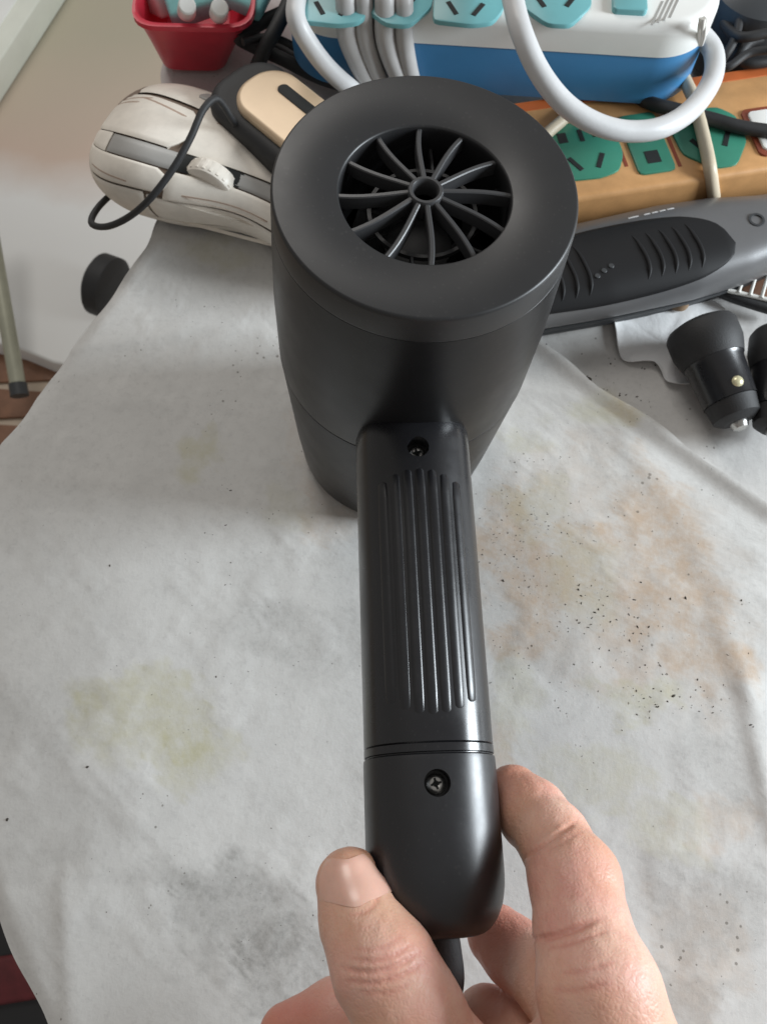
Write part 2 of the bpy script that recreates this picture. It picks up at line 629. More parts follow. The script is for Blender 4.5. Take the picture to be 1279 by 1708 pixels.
A0, A1, A2, A3 = at(880, 560), at(1000, 655), at(1065, 700), at(1290, 858)
EDGE = np.array([(-60, 130), (-20, 100), (20, 72), A0[:2], A1[:2], A2[:2], A3[:2], (230, -80), (235, -300)])


def xright(y):
    return np.interp(-y, -EDGE[:, 1], EDGE[:, 0])


def top_z(P):
    z = 0.35 * sn(P) + 0.2 * sn(P * 2.7 + 50) + 0.5
    # hem curling up along the free edge
    for a, b in ((A0, A1), (A1, A2), (A2, A3)):
        d, s = seg_dist(P, a, b)
        z = np.maximum(z, 0.5 + 3.0 * np.exp(-(d / 4.5) ** 2))
    # pressed folds and ridges the photo shows
    for (a, b, h, w) in (((95, 590), (300, 560), 1.5, 5), ((0, 735), (110, 560), 1.0, 6), ((110, 1480), (122, 1720), 2.0, 5), ((1195, 1040), (1235, 1150), 2.0, 7),
                         ((1235, 1150), (1290, 1400), 2.6, 5), ((820, 640), (975, 672), 1.2, 4), ((150, 1440), (560, 1490), .9, 9), ((330, 600), (470, 480), .8, 7),
                         ((1040, 740), (1230, 1010), 1.0, 10), ((20, 1150), (220, 1370), 1.1, 14), ((1020, 1440), (1280, 1370), 1.0, 9), ((960, 1130), (1180, 1180), .7, 9)):
        d, s = seg_dist(P, at(*a), at(*b))
        z = z + h * np.exp(-d / w) * (1 - np.exp(-(d / 1.5) ** 2) * .3) / (1 + .8 * (1 + np.tanh(-s * d / 3)) * d / w)
    # the left border sags over the desk edge
    e = P[..., 0] - xleft(P[..., 1])
    z = z - 2.2 * np.clip((8 - e) / 8, 0, 1) ** 2
    # flat where the dryer and the gadgets stand
    return z


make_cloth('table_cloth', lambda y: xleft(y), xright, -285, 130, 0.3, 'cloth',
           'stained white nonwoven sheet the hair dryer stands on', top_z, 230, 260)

# crumbs scattered over the cloth
cv, cf = [], []


def crumb(x, y, s):
    a = random.uniform(0, 6.28)
    el = random.uniform(0.6, 1.0) * (2.2 if random.random() < 0.25 else 1.0)
    b = len(cv)
    zz = float(top_z(np.array([[x, y]]))[0]) + 0.42 if x < xright(y) else -0.6
    for k in range(5):
        t = a + k * 1.2566
        rr = s * random.uniform(0.6, 1.1)
        dx, dy = rr * el * math.cos(t - a), rr * math.sin(t - a) / el
        cv.append((x + dx * math.cos(a) - dy * math.sin(a), y + dx * math.sin(a) + dy * math.cos(a), zz))
    cv.append((x, y, zz + s * 0.7))
    for k in range(5):
        cf.append((b + k, b + (k + 1) % 5, b + 5))
    cf.append([b + k for k in range(5)][::-1])


for px, py, s in ((378, 878, .9), (386, 820, .9), (185, 945, .9), (386, 940, .7), (150, 1280, 1.0), (187, 1118, .6), (197, 1112, .6), (362, 1130, .7), (345, 1050, .5),
                  (1075, 580, 1.3), (978, 629, 1.2), (980, 641, 1.1), (1018, 606, 1.0), (1065, 540, .7), (930, 597, .9), (860, 790, .7), (963, 985, 1.0), (945, 892, .7),
                  (1055, 1002, 1.0), (1140, 999, 1.1), (1232, 1004, .9), (1120, 1162, 1.1), (1092, 1180, .9), (1160, 1135, .8), (990, 1023, .9), (955, 1110, .7),
                  (935, 890, .7), (1067, 1058, .7), (1068, 1085, .7), (1073, 1111, .8), (1048, 1070, .7), (946, 1055, .7), (925, 1070, .6), (817, 1140, .7), (1102, 1126, .7),
                  (15, 1367, 1.0), (430, 945, .5), (437, 915, .5), (1209, 1095, .6), (988, 1273, .6), (978, 1317, .6), (470, 790, .5), (1030, 720, .5), (430, 835, .5)):
    c = at(px, py)
    crumb(c[0], c[1], s * 0.95)
for n, px, py, sx, sy, lo, hi in ((170, 930, 1010, 90, 110, .12, .40), (120, 860, 900, 45, 70, .15, .5), (90, 1110, 1165, 60, 30, .15, .5), (60, 1010, 1030, 50, 25, .2, .55), (150, 900, 930, 75, 90, .15, .42), (80, 860, 830, 55, 40, .15, .4), (80, 1080, 1150, 90, 60, .15, .38), (90, 1050, 1000, 110, 110, .12, .35),
                                  (60, 400, 850, 80, 70, .12, .32), (60, 440, 1070, 90, 80, .12, .3), (70, 420, 1500, 100, 70, .12, .3), (60, 1150, 1450, 90, 110, .12, .32), (30, 1000, 610, 60, 50, .15, .4),
                                  (60, 300, 1100, 200, 250, .1, .28), (40, 1000, 700, 60, 40, .12, .35)):
    for _ in range(n):
        c = at(random.gauss(px, sx), random.gauss(py, sy))
        if c[0] ** 2 + c[1] ** 2 > 41 ** 2 and c[0] > xleft(c[1]) + 5:
            crumb(c[0], c[1], (1.9 if px < 600 else 1.5) * random.uniform(lo, hi))
cr = mesh('crumbs', cv, cf, 'crumb', None, False)
tag(cr, 'dark dust and crumbs strewn over the white sheet', 'crumbs', kind='stuff')

# ------------------------------------------------------------------ the hair dryer
TILT, AZ = math.radians(3.0), math.radians(2.3)
dr = thing('hair_dryer', 'matte black hair dryer standing on its nozzle, held by the handle', 'hair dryer', (-7.3, 0, 2.0), (0, TILT, 0))
# body: nozzle half below the seam, motor housing above it
lathe('nozzle', [(30, 4), (30, 0), (33.6, 0), (35.0, .8), (35.7, 2.8), (37.4, 22), (40.2, 66), (40.1, 68.6), (39.5, 69.0), (30, 69.0)], 'black', dr, 128)
lathe('housing', [(30, 69.2), (39.6, 69.2), (40.3, 69.7), (40.6, 71), (40.5, 100), (39.6, 122), (39.12, 130.98), (39.02, 131.08), (30, 131.08)], 'black', dr, 128)
cov = lathe('rear_cover', [(25, 131.14), (39.0, 131.14), (39.1, 131.24), (39.1, 131.6), (38.7, 138.9), (38.55, 139.5), (38.2, 139.88), (37.8, 140), (30, 139.5),
                           (22.4, 138.8), (22.0, 138.6), (21.8, 138.2), (21.7, 137), (21.4, 118), (25, 118)], 'black_cover', dr, 144, auto=50)
# intake grille
lathe('grille_hub', [(3.1, 136.2), (3.1, 139.2), (3.5, 139.8), (4.2, 139.8), (4.6, 139.2), (4.6, 134.5), (3.1, 134.5)], 'rib', dr, 40, closed=True)


def rib_pts(a0, r0=4.3, r1=22.0, sw=math.radians(-2)):
    out = []
    for t in np.linspace(0, 1, 12):
        r = r0 + (r1 - r0) * t
        a = a0 + sw * (t ** 1.6) + math.radians(1.5) * math.sin(t * math.pi)
        out.append((r * math.cos(a), r * math.sin(a), 139.4 - 1.6 * t))
    return np.array(out)


def blade(name, pts, w, h, m, parent):
    V, F = [], []
    T = np.gradient(pts, axis=0)
    for p, t in zip(pts, T):
        s = np.array([-t[1], t[0], 0])
        s /= np.linalg.norm(s)
        for dx, dz in ((-.5, -h), (-.5, -.25), (-.3, 0), (.3, 0), (.5, -.25), (.5, -h)):
            V.append(p + s * w * dx + np.array([0, 0, dz]))
    n = len(pts)
    for i in range(n - 1):
        for j in range(6):
            F.append((i * 6 + j, i * 6 + (j + 1) % 6, i * 6 + 6 + (j + 1) % 6, i * 6 + 6 + j))
    F.append([5, 4, 3, 2, 1, 0])
    F.append([(n - 1) * 6 + j for j in range(6)])
    return fixn(mesh(name, V, F, m, parent, True, 40))


for k in range(12):
    blade('grille_rib', rib_pts(math.radians(90 + 5 + 30 * k)), 1.35, 4.0, 'rib', dr)
# guard ring and fan deep in the intake
lathe('guard_ring', [(13.4, 130.2), (13.4, 131.6), (14.4, 131.6), (14.4, 130.2)], 'rib', dr, 64, closed=True)
for k in range(6):
    a = math.radians(60 * k + 18)
    blade('guard_spoke', np.array([(13.9 * math.cos(a), 13.9 * math.sin(a), 131.4), (17.5 * math.cos(a + .05), 17.5 * math.sin(a + .05), 131.4), (21.7 * math.cos(a + .1), 21.7 * math.sin(a + .1), 131.4)]), 1.0, 2.5, 'rib', dr)
fan = lathe('fan', [(0, 120.5), (5, 120.3), (9.2, 118.5), (9.4, 108), (0, 108)], 'dark', dr, 40)
for k in range(9):
    a = math.radians(40 * k)
    V = []
    for t in np.linspace(0, 1, 6):
        r = 9 + 11 * t
        b = a + 0.45 * t
        for dz, da in ((0, 0), (-7, 0.38)):
            V.append((r * math.cos(b + da), r * math.sin(b + da), 119 + dz))
    P = np.array(V).reshape(6, 2, 3)
    grid('fan_blade', P, 'rib', fan, thick=0.8)
lathe('motor_deck', [(0, 104), (24, 104), (24, 102), (0, 102)], 'dark', dr, 48)

# handle: runs towards -Y
HZ, HR = 75.0, 17.0


def hsec(n=96, r=HR, e=2.35):
    a = np.linspace(0, 2 * math.pi, n, endpoint=False)
    c, s = np.cos(a), np.sin(a)
    return np.stack([r * np.sign(c) * np.abs(c) ** (2 / e), r * np.sign(s) * np.abs(s) ** (2 / e)], 1)


def hframe(V):
    V = np.asarray(V, float)
    ca, sa = math.cos(AZ), math.sin(AZ)
    x, y = V[:, 0].copy(), V[:, 1].copy()
    W = V.copy()
    W[:, 0] = ca * x - sa * y
    W[:, 1] = sa * x + ca * y
    return W


def hloft(name, stations, m, parent, n=96):
    V, F = [], []
    for y, r in stations:
        for x, z in hsec(n, r):
            V.append((x, y, HZ + z))
    k = len(stations)
    for i in range(k - 1):
        for j in range(n):
            F.append((i * n + j, i * n + (j + 1) % n, (i + 1) * n + (j + 1) % n, (i + 1) * n + j))
    F.append(list(range(n)))
    F.append([(k - 1) * n + j for j in range(n)][::-1])
    return fixn(mesh(name, hframe(V), F, m, parent, True, 35))


def drill(o, y, r, depth):
    V = hframe([(r * math.cos(a), y + r * math.sin(a), z) for z in (HZ + HR + 5, HZ + HR - depth) for a in np.linspace(0, 2 * math.pi, 40, endpoint=False)])
    F = [(j, (j + 1) % 40, 40 + (j + 1) % 40, 40 + j) for j in range(40)] + [list(range(40))[::-1], list(range(40, 80))]
    c = fixn(mesh('cutter', V, F, None, None, False))
    md = o.modifiers.new('hole', 'BOOLEAN')
    md.operation = 'DIFFERENCE'
    md.solver = 'EXACT'
    md.object = c
    dg = bpy.context.evaluated_depsgraph_get()
    me = bpy.data.meshes.new_from_object(o.evaluated_get(dg))
    o.modifiers.clear()
    o.data = me
    me.polygons.foreach_set('use_smooth', [True] * len(me.polygons))
    me.set_sharp_from_angle(angle=math.radians(30))
    bpy.data.objects.remove(c)


hd = hloft('handle', [(-33, 15.9), (-37.5, 16.6), (-38.6, 17.0)] + [(y, HR) for y in np.linspace(-44, -127, 12)] + [(-128.6, HR), (-129.0, HR - .45)], 'black_gloss', None)
drill(hd, -48.0, 3.1, 5.5)
hd.parent = dr
hloft('seam_ring', [(-128.9, HR - .5), (-129.1, HR + .05), (-131.0, HR + .05), (-131.2, HR - .5), (-131.6, HR - .5)], 'black_gloss', dr)
st = [(-131.4, HR - .45), (-131.8, HR + .2), (-133, HR + .3)] + [(y, HR + .3) for y in (-140, -150, -158)]
for a in np.linspace(0, math.pi / 2, 12)[1:]:
    st.append((-158 - 15.5 * math.sin(a), HR + .3 - 8.5 * (1 - math.cos(a)) ** 1.15))
ec = hloft('end_cap', st, 'black_cap', None)
drill(ec, -138.6, 3.25, 5.0)
ec.parent = dr
# raised grip ridges over the top of the handle
NR = 7
for k in range(NR):
    q = (k - (NR - 1) / 2)
    x0 = q * 3.45
    half = 34 - 0.35 * q * q
    yc = -88.5
    V, F = [], []
    sec = hsec(720)
    up = sec[sec[:, 1] > 0]
    up = up[np.argsort(up[:, 0])]
    ysn = np.concatenate([[0], np.linspace(0.015, .985, 14), [1]])
    nq = 7
    for t in ysn:
        y = yc - half + 2 * half * t
        e = min(1.0, min(t, 1 - t) * 2 * half / 2.2)
        hgt, wid = 0.5 * math.sqrt(max(0, 1 - (1 - e) ** 2)), 2.8 * (0.35 + .65 * math.sqrt(max(0, 1 - (1 - e) ** 2)))
        for j in range(nq):
            b = math.pi * j / (nq - 1)
            xx = x0 - wid / 2 * math.cos(b)
            zz = np.interp(xx, up[:, 0], up[:, 1])
            i = np.searchsorted(up[:, 0], xx)
            i = min(max(i, 1), len(up) - 1)
            tx, tz = up[i] - up[i - 1]
            l = math.hypot(tx, tz)
            V.append((xx - tz / l * (hgt * math.sin(b) - .12), y, HZ + zz + tx / l * (hgt * math.sin(b) - .12)))
    for i in range(len(ysn) - 1):
        for j in range(nq - 1):
            F.append((i * nq + j, i * nq + j + 1, (i + 1) * nq + j + 1, (i + 1) * nq + j))
    fixn(mesh('grip_ridge', hframe(V), F, 'black_gloss', dr, True, 70))
# screws at the bottom of the two holes
for y, r, dz in ((-48.0, 2.4, 5.0), (-138.6, 2.5, 3.9)):
    z = HZ + HR - dz
    fr = np.eye(4)
    c = hframe([(0, y, z)])[0]
    fr[:3, 3] = c
    scw = lathe('screw', [(0, 0), (.01, .2), (.5, .75), (1.2, 1.0), (r * .75, .85), (r, .2), (r, -.6), (0, -.6)], 'steel', dr, 32, fr)
    for a in (0.3, 0.3 + math.pi / 2):
        rbox('cross_slot', (r * 1.1, .5, .5), 0, 'slot', scw, tuple(c + np.array([0, 0, .95])), (0, 0, a))
# strain relief and cord out of the end cap
ex = hframe([(0, -171, HZ - 2)])[0]
pts = [ex, ex + (1.5, -6, -1.5), ex + (3, -12, -5), ex + (3.5, -18, -11)]
tube('strain_relief', pts, [5.2, 4.8, 4.3, 3.9], 'black_rough', dr, 20)
e2 = pts[-1]
tube('power_cord', [pts[1], pts[2], e2, e2 + (1, -8, -16), e2 + (4, -20, -36), (20, -250, 9), (42, -285, 5), (60, -330, -10)], 3.0, 'black_rough', dr, 14)


# ------------------------------------------------------------------ signed-distance modelling for the hand
def rcone(P, a, b, ra, rb):
    a, b = np.asarray(a, float), np.asarray(b, float)
    ba = b - a
    t = np.clip(((P - a) @ ba) / (ba @ ba), 0, 1)
    return np.linalg.norm(P - (a + t[:, None] * ba), axis=1) - (ra + (rb - ra) * t)


def smin(a, b, k):
    h = np.clip(0.5 + 0.5 * (b - a) / k, 0, 1)
    return b + (a - b) * h - k * h * (1 - h)


def smax(a, b, k):
    return -smin(-a, -b, k)


def chain(P, nodes, k=3.0):
    d = None
    for (a, ra), (b, rb) in zip(nodes[:-1], nodes[1:]):
        e = rcone(P, a, b, ra, rb)
        d = e if d is None else smin(d, e, k)
    return d


def surface_nets(f, lo, hi, h):
    lo, hi = np.array(lo, float), np.array(hi, float)
    n = np.ceil((hi - lo) / h).astype(int) + 1
    ax = [lo[i] + h * np.arange(n[i]) for i in range(3)]
    V = np.empty(n)
    B = 8
    nb = [int(math.ceil(k / B)) for k in n]
    C = np.stack(np.meshgrid(*[lo[i] + h * (B * np.arange(nb[i]) + (B - 1) / 2) for i in range(3)], indexing='ij'), -1).reshape(-1, 3)
    dc = f(C).reshape(nb)
    for i in range(nb[0]):
        for j in range(nb[1]):
            for k in range(nb[2]):
                sx, sy, sz = slice(i * B, i * B + B), slice(j * B, j * B + B), slice(k * B, k * B + B)
                if abs(dc[i, j, k]) > h * B * 1.25 + 3:
                    V[sx, sy, sz] = dc[i, j, k]
                else:
                    X, Y, Z = np.meshgrid(ax[0][sx], ax[1][sy], ax[2][sz], indexing='ij')
                    V[sx, sy, sz] = f(np.stack([X.ravel(), Y.ravel(), Z.ravel()], 1)).reshape(X.shape)
    S = V < 0
    c = [(i, j, k) for i in (0, 1) for j in (0, 1) for k in (0, 1)]
    sl = lambda A, o: A[o[0]:n[0] - 1 + o[0], o[1]:n[1] - 1 + o[1], o[2]:n[2] - 1 + o[2]]
    cnt = sum(sl(S, o).astype(int) for o in c)
    act = (cnt > 0) & (cnt < 8)
    ids = -np.ones(act.shape, int)
    I = np.argwhere(act)
    ids[act] = np.arange(len(I))
    acc = np.zeros((len(I), 3))
    w = np.zeros(len(I))
    vals = {o: sl(V, o)[act] for o in c}
    for p in c:
        for d in range(3):
            if p[d]:
                continue
            q = list(p)
            q[d] = 1
            a, b = vals[p], vals[tuple(q)]
            x = (a < 0) != (b < 0)
            t = np.where(x, a / np.where(x, a - b, 1), 0)
            pt = np.tile(np.array(p, float), (len(I), 1))
            pt[:, d] = t
            acc += pt * x[:, None]
            w += x
    verts = lo + h * (I + acc / w[:, None])
    F = []
    for d in range(3):
        e = [0, 0, 0]
        e[d] = 1
        A = S[:n[0] - e[0], :n[1] - e[1], :n[2] - e[2]]
        B = S[e[0]:, e[1]:, e[2]:]
        X = np.argwhere(A != B)
        o1, o2 = (d + 1) % 3, (d + 2) % 3
        ok = (X[:, o1] > 0) & (X[:, o2] > 0) & (X[:, o1] < n[o1] - 1) & (X[:, o2] < n[o2] - 1)
        X = X[ok]
        fl = A[X[:, 0], X[:, 1], X[:, 2]]
        u = np.zeros(3, int)
        u[o1] = 1
        v = np.zeros(3, int)
        v[o2] = 1
        g = lambda Y: ids[Y[:, 0], Y[:, 1], Y[:, 2]]
        q = np.stack([g(X - u - v), g(X - v), g(X), g(X - u)], 1)
        q[~fl] = q[~fl][:, ::-1]
        F.append(q)
    return verts, np.vstack(F)


# right hand gripping the end of the handle
HAX0 = np.array([-7.3 + 75 * math.sin(TILT), 0, 2.0 + 75.0])
HDIR = np.array([math.sin(AZ), -math.cos(AZ), 0])


def handle_d(P):
    q = P - HAX0
    y = q @ HDIR
    s = np.array([math.cos(AZ), math.sin(AZ), 0])
    x = q @ s
    z = q[:, 2]
    rr = np.where(y > 158, HR + .3 - 8.5 * (1 - np.sqrt(np.clip(1 - ((y - 158) / 15.5) ** 2, 0, 1))), HR + .3)
    r = (np.abs(x) ** 2.35 + np.abs(z) ** 2.35) ** (1 / 2.35)
    return np.maximum(r - rr, y - 173.5)


T_ = [(at(584, 1474, 85), 8.4), (at(604, 1540, 88), 9.2), (at(640, 1612, 92), 11.3), (at(684, 1690, 92), 11.3), (at(745, 1800, 86), 12.5), (at(820, 1930, 76), 17)]
I_ = [(at(856, 1325, 68), 7.8), (at(888, 1358, 74), 8.8), (at(922, 1398, 82), 8.7), (at(958, 1468, 92), 10.4), (at(972, 1556, 98), 10.6), (at(998, 1650, 104), 12.8), (at(1034, 1790, 102), 15)]
MID = [(at(829, 1561, 50), 8.2), (at(862, 1592, 54), 8.6), (at(925, 1640, 68), 9.4), (at(985, 1720, 84), 11), (at(1015, 1830, 88), 13)]
RNGF = [(at(812, 1700, 48), 8.6), (at(870, 1730, 54), 9), (at(950, 1790, 66), 10), (at(1010, 1880, 78), 13)]
PNK = [(at(478, 1722, 38), 7.5), (at(560, 1690, 40), 8.6), (at(650, 1700, 44), 9.2), (at(760, 1780, 52), 10), (at(900, 1880, 66), 13)]
PALM = [(at(1010, 1790, 98), 14), (at(990, 1900, 84), 22), (at(930, 2060, 74), 26), (at(890, 2330, 64), 25)]
WEB = [(at(1000, 1800, 96), 13), (at(900, 1870, 84), 14), (at(800, 1880, 80), 13)]


def poly_d(P, pts):
    d = None
    for a, b in zip(pts[:-1], pts[1:]):
        e = rcone(P, a, b, 0, 0)
        d = e if d is None else np.minimum(d, e)
    return d


def groove_d(P, pts, r):
    # a groove that thins out towards both ends
    k = np.linspace(0, 1, len(pts))
    rr = r * np.clip(np.minimum(k, 1 - k) * 5 + .15, 0, 1)
    d = None
    for a, b, ra, rb in zip(pts[:-1], pts[1:], rr[:-1], rr[1:]):
        e = rcone(P, a, b, ra, rb)
        d = e if d is None else np.minimum(d, e)
    return d


def hand_body(P):
    th = chain(P, T_, 4)
    ix = chain(P, I_, 2.6)
    md = chain(P, MID, 3)
    rg = chain(P, RNGF, 3)
    pk = chain(P, PNK, 3)
    pa = smin(chain(P, PALM, 8), chain(P, WEB, 6), 8)
    d = smin(th, pa, 7)
    d = smin(d, ix, 1.6)
    d = smin(d, md, 1.2)
    d = smin(d, rg, 1.0)
    d = smin(d, pk, 1.0)
    return d


def drop(px, py, z0=135):
    """points on the hand's upper surface under photo positions (sphere tracing along the sight lines)"""
    p = np.array([at(x, y, z0) for x, y in zip(np.atleast_1d(px), np.atleast_1d(py))])
    v = p - CAM
    v /= np.linalg.norm(v, axis=1)[:, None]
    for _ in range(60):
        dd = hand_body(p)
        p = p + v * (np.clip(dd, -3, 30) * 0.8)[:, None]
        if np.abs(dd).max() < .02:
            break
    return p


def cling(p):
    # nearest point of the hand's surface
    p = np.array(p, float)
    for _ in range(12):
        q = np.vstack([p, p + np.eye(3) * .05])
        dd = hand_body(q)
        gr = (dd[1:] - dd[0]) / .05
        p = p - gr * dd[0] / (gr @ gr + 1e-9)
    return p


CREASES = []


def crease(pl, r):
    q = catmull(np.array([(x, y, 0.0) for x, y in pl]), 5)
    CREASES.append((drop(q[:, 0], q[:, 1]), r))


# thumb knuckle wrinkles
crease([(588, 1597), (615, 1604), (650, 1597), (688, 1576)], .42)
crease([(568, 1613), (610, 1623), (660, 1612), (702, 1587)], .62)
crease([(575, 1634), (620, 1640), (668, 1628), (708, 1606)], .45)
crease([(592, 1580), (615, 1585), (645, 1577), (668, 1563)], .25)
crease([(600, 1654), (640, 1657), (680, 1645)], .22)
crease([(627, 1432), (634, 1465), (629, 1500), (612, 1520), (585, 1526)], .32)
# index finger flexion creases
crease([(872, 1432), (900, 1412), (930, 1390), (962, 1368)], .8)
crease([(912, 1420), (940, 1404), (968, 1386)], .22)
crease([(886, 1567), (915, 1563), (950, 1552), (1004, 1530)], .8)
crease([(915, 1582), (955, 1573), (1010, 1554)], .22)
crease([(925, 1650), (965, 1652), (1010, 1640)], .25)
crease([(940, 1622), (980, 1618), (1020, 1606)], .2)


def hand_f(P):
    d = hand_body(P)
    near = np.abs(d) < 3.5
    if near.any():
        Q = P[near]
        e = d[near]
        for pl, r in CREASES:
            bb = ((Q > pl.min(0) - 3) & (Q < pl.max(0) + 3)).all(1)
            if bb.any():
                e[bb] = smax(e[bb], -groove_d(Q[bb], pl, r), 0.45)
        e = smax(e, -handle_d(Q) + 0.12, 0.5)
        e = e + 0.05 * np.sin(Q[:, 0] * 1.7 + 1.3 * np.sin(Q[:, 1] * 1.1)) * np.sin(Q[:, 1] * 1.5 + Q[:, 2] * 1.2)
        d = d.copy()
        d[near] = e
    return d


def skin_mat():
    m = bpy.data.materials.new('skin')
    m.use_nodes = True
    N, L = m.node_tree.nodes, m.node_tree.links
    p = N['Principled BSDF']
    p.inputs['Roughness'].default_value = 0.46
    p.inputs['Specular IOR Level'].default_value = 0.4
    p.inputs['Subsurface Weight'].default_value = 0.22
    p.inputs['Subsurface Radius'].default_value = (1.0, 0.38, 0.22)
    p.inputs['Subsurface Scale'].default_value = 0.0022
    tc = N.new('ShaderNodeTexCoord')

    def noise(s, d=5, r=.6):
        n = N.new('ShaderNodeTexNoise')
        n.inputs['Scale'].default_value = s
        n.inputs['Detail'].default_value = d
        n.inputs['Roughness'].default_value = r
        L.new(tc.outputs['Object'], n.inputs['Vector'])
        return n

    def mix(fac, a, b):
        x = N.new('ShaderNodeMix')
        x.data_type = 'RGBA'
        L.new(fac, x.inputs['Factor'])
        if isinstance(a, tuple):
            x.inputs['A'].default_value = a
        else:
            L.new(a, x.inputs['A'])
        x.inputs['B'].default_value = b
        return x.outputs['Result']

    def rng(src, a, b, c, d):
        r = N.new('ShaderNodeMapRange')
        for k, v in zip(('From Min', 'From Max', 'To Min', 'To Max'), (a, b, c, d)):
            r.inputs[k].default_value = v
        L.new(src, r.inputs['Value'])
        return r.outputs['Result']
    n1, n2, n3 = noise(75), noise(420, 6, .7), noise(38, 4, .5)
    c = mix(rng(n1.outputs['Fac'], .35, .68, 0, .85), lin(226, 184, 164), lin(214, 152, 140))
    c = mix(rng(n3.outputs['Fac'], .42, .64, 0, .55), c, lin(214, 172, 134))
    c = mix(rng(n2.outputs['Fac'], .5, .75, 0, .35), c, lin(206, 152, 130))
    a = N.new('ShaderNodeAttribute')
    a.attribute_name = 'flush'
    c = mix(a.outputs['Fac'], c, lin(190, 104, 92))
    L.new(c, p.inputs['Base Color'])
    vo = N.new('ShaderNodeTexVoronoi')
    vo.inputs['Scale'].default_value = 900
    vo.feature = 'DISTANCE_TO_EDGE'
    L.new(tc.outputs['Object'], vo.inputs['Vector'])
    b1 = N.new('ShaderNodeBump')
    b1.inputs['Strength'].default_value = .45
    b1.inputs['Distance'].default_value = .0003
    L.new(vo.outputs['Distance'], b1.inputs['Height'])
    b2 = N.new('ShaderNodeBump')
    b2.inputs['Strength'].default_value = .3
    b2.inputs['Distance'].default_value = .0008
    L.new(noise(260, 5, .6).outputs['Fac'], b2.inputs['Height'])
    L.new(b1.outputs['Normal'], b2.inputs['Normal'])
    L.new(b2.outputs['Normal'], p.inputs['Normal'])
    return m


M['skin'] = skin_mat()
M['nail'] = mat('fingernail', lin(228, 182, 164), 0.26, var=0.06, vscale=120, bump=0.05, bscale=300, sss=0.2)
pr = thing('person', 'bare right hand gripping the end of the black handle', 'hand', at(900, 1900, 0))
allp = np.array([n[0] for ch in (T_, I_, MID, RNGF, PNK, PALM, WEB) for n in ch])
lo = allp.min(0) - 20
hi = allp.max(0) + 20
hv, hf = surface_nets(hand_f, lo, hi, 0.6)
org = np.array(pr.location) / MM
hand = mesh('hand', hv - org, hf, 'skin', pr, True)
fl_ = np.zeros(len(hv))
for pl, r in CREASES:
    dd = np.maximum(groove_d(hv, pl, r) + r, 0)
    fl_ = np.maximum(fl_, (0.22 + .45 * r) * np.exp(-(dd / (.5 + .3 * r)) ** 2))
for c, r, w in ((T_[0][0], 11, .12), (I_[0][0], 14, .40), (I_[3][0], 12, .34), (MID[0][0], 16, .55), (PNK[0][0], 18, .6), (RNGF[0][0], 14, .3)):
    fl_ = np.maximum(fl_, w * np.exp(-(np.linalg.norm(hv - c, axis=1) / r) ** 4))
fa = hand.data.attributes.new('flush', 'FLOAT', 'POINT')
fa.data.foreach_set('value', fl_)
# thumbnail: a thin curved plate lying on the thumb tip
NG = []
for v in np.linspace(0, 1, 15):
    row = []
    for u in np.linspace(-1, 1, 13):
        # outline of the nail in the photo: round free edge, cuticle curve below
        cx = 570 + 22 * v
        hw = 49 * (1 - 0.30 * (1 - v) ** 3) * (1 - 0.18 * max(0, v - .7) / .3)
        x = cx + u * hw + 2
        y = 1409 + 108 * v + 16 * u * u * (1 - v) * 1.0 - 12 * u * u * v
        row.append(cling(at(x, y, 96 - 7 * u * u)))
    NG.append(row)
NG = np.array(NG)
nu, nv_ = np.gradient(NG, axis=0), np.gradient(NG, axis=1)
nn = np.cross(nu, nv_)
nn /= np.linalg.norm(nn, axis=2)[..., None]
if nn[..., 2].mean() < 0:
    nn = -nn
uu = np.linspace(-1, 1, 13)[None, :, None]
vv = np.linspace(0, 1, 15)[:, None, None]
NG = NG + nn * (0.6 * (1 - .75 * uu ** 4) * (1 - .7 * vv ** 6))
if np.cross(np.gradient(NG, axis=0), np.gradient(NG, axis=1))[..., 2].mean() < 0:
    NG = NG[:, ::-1]
grid('thumbnail', NG - org, 'nail', pr, thick=0.9)


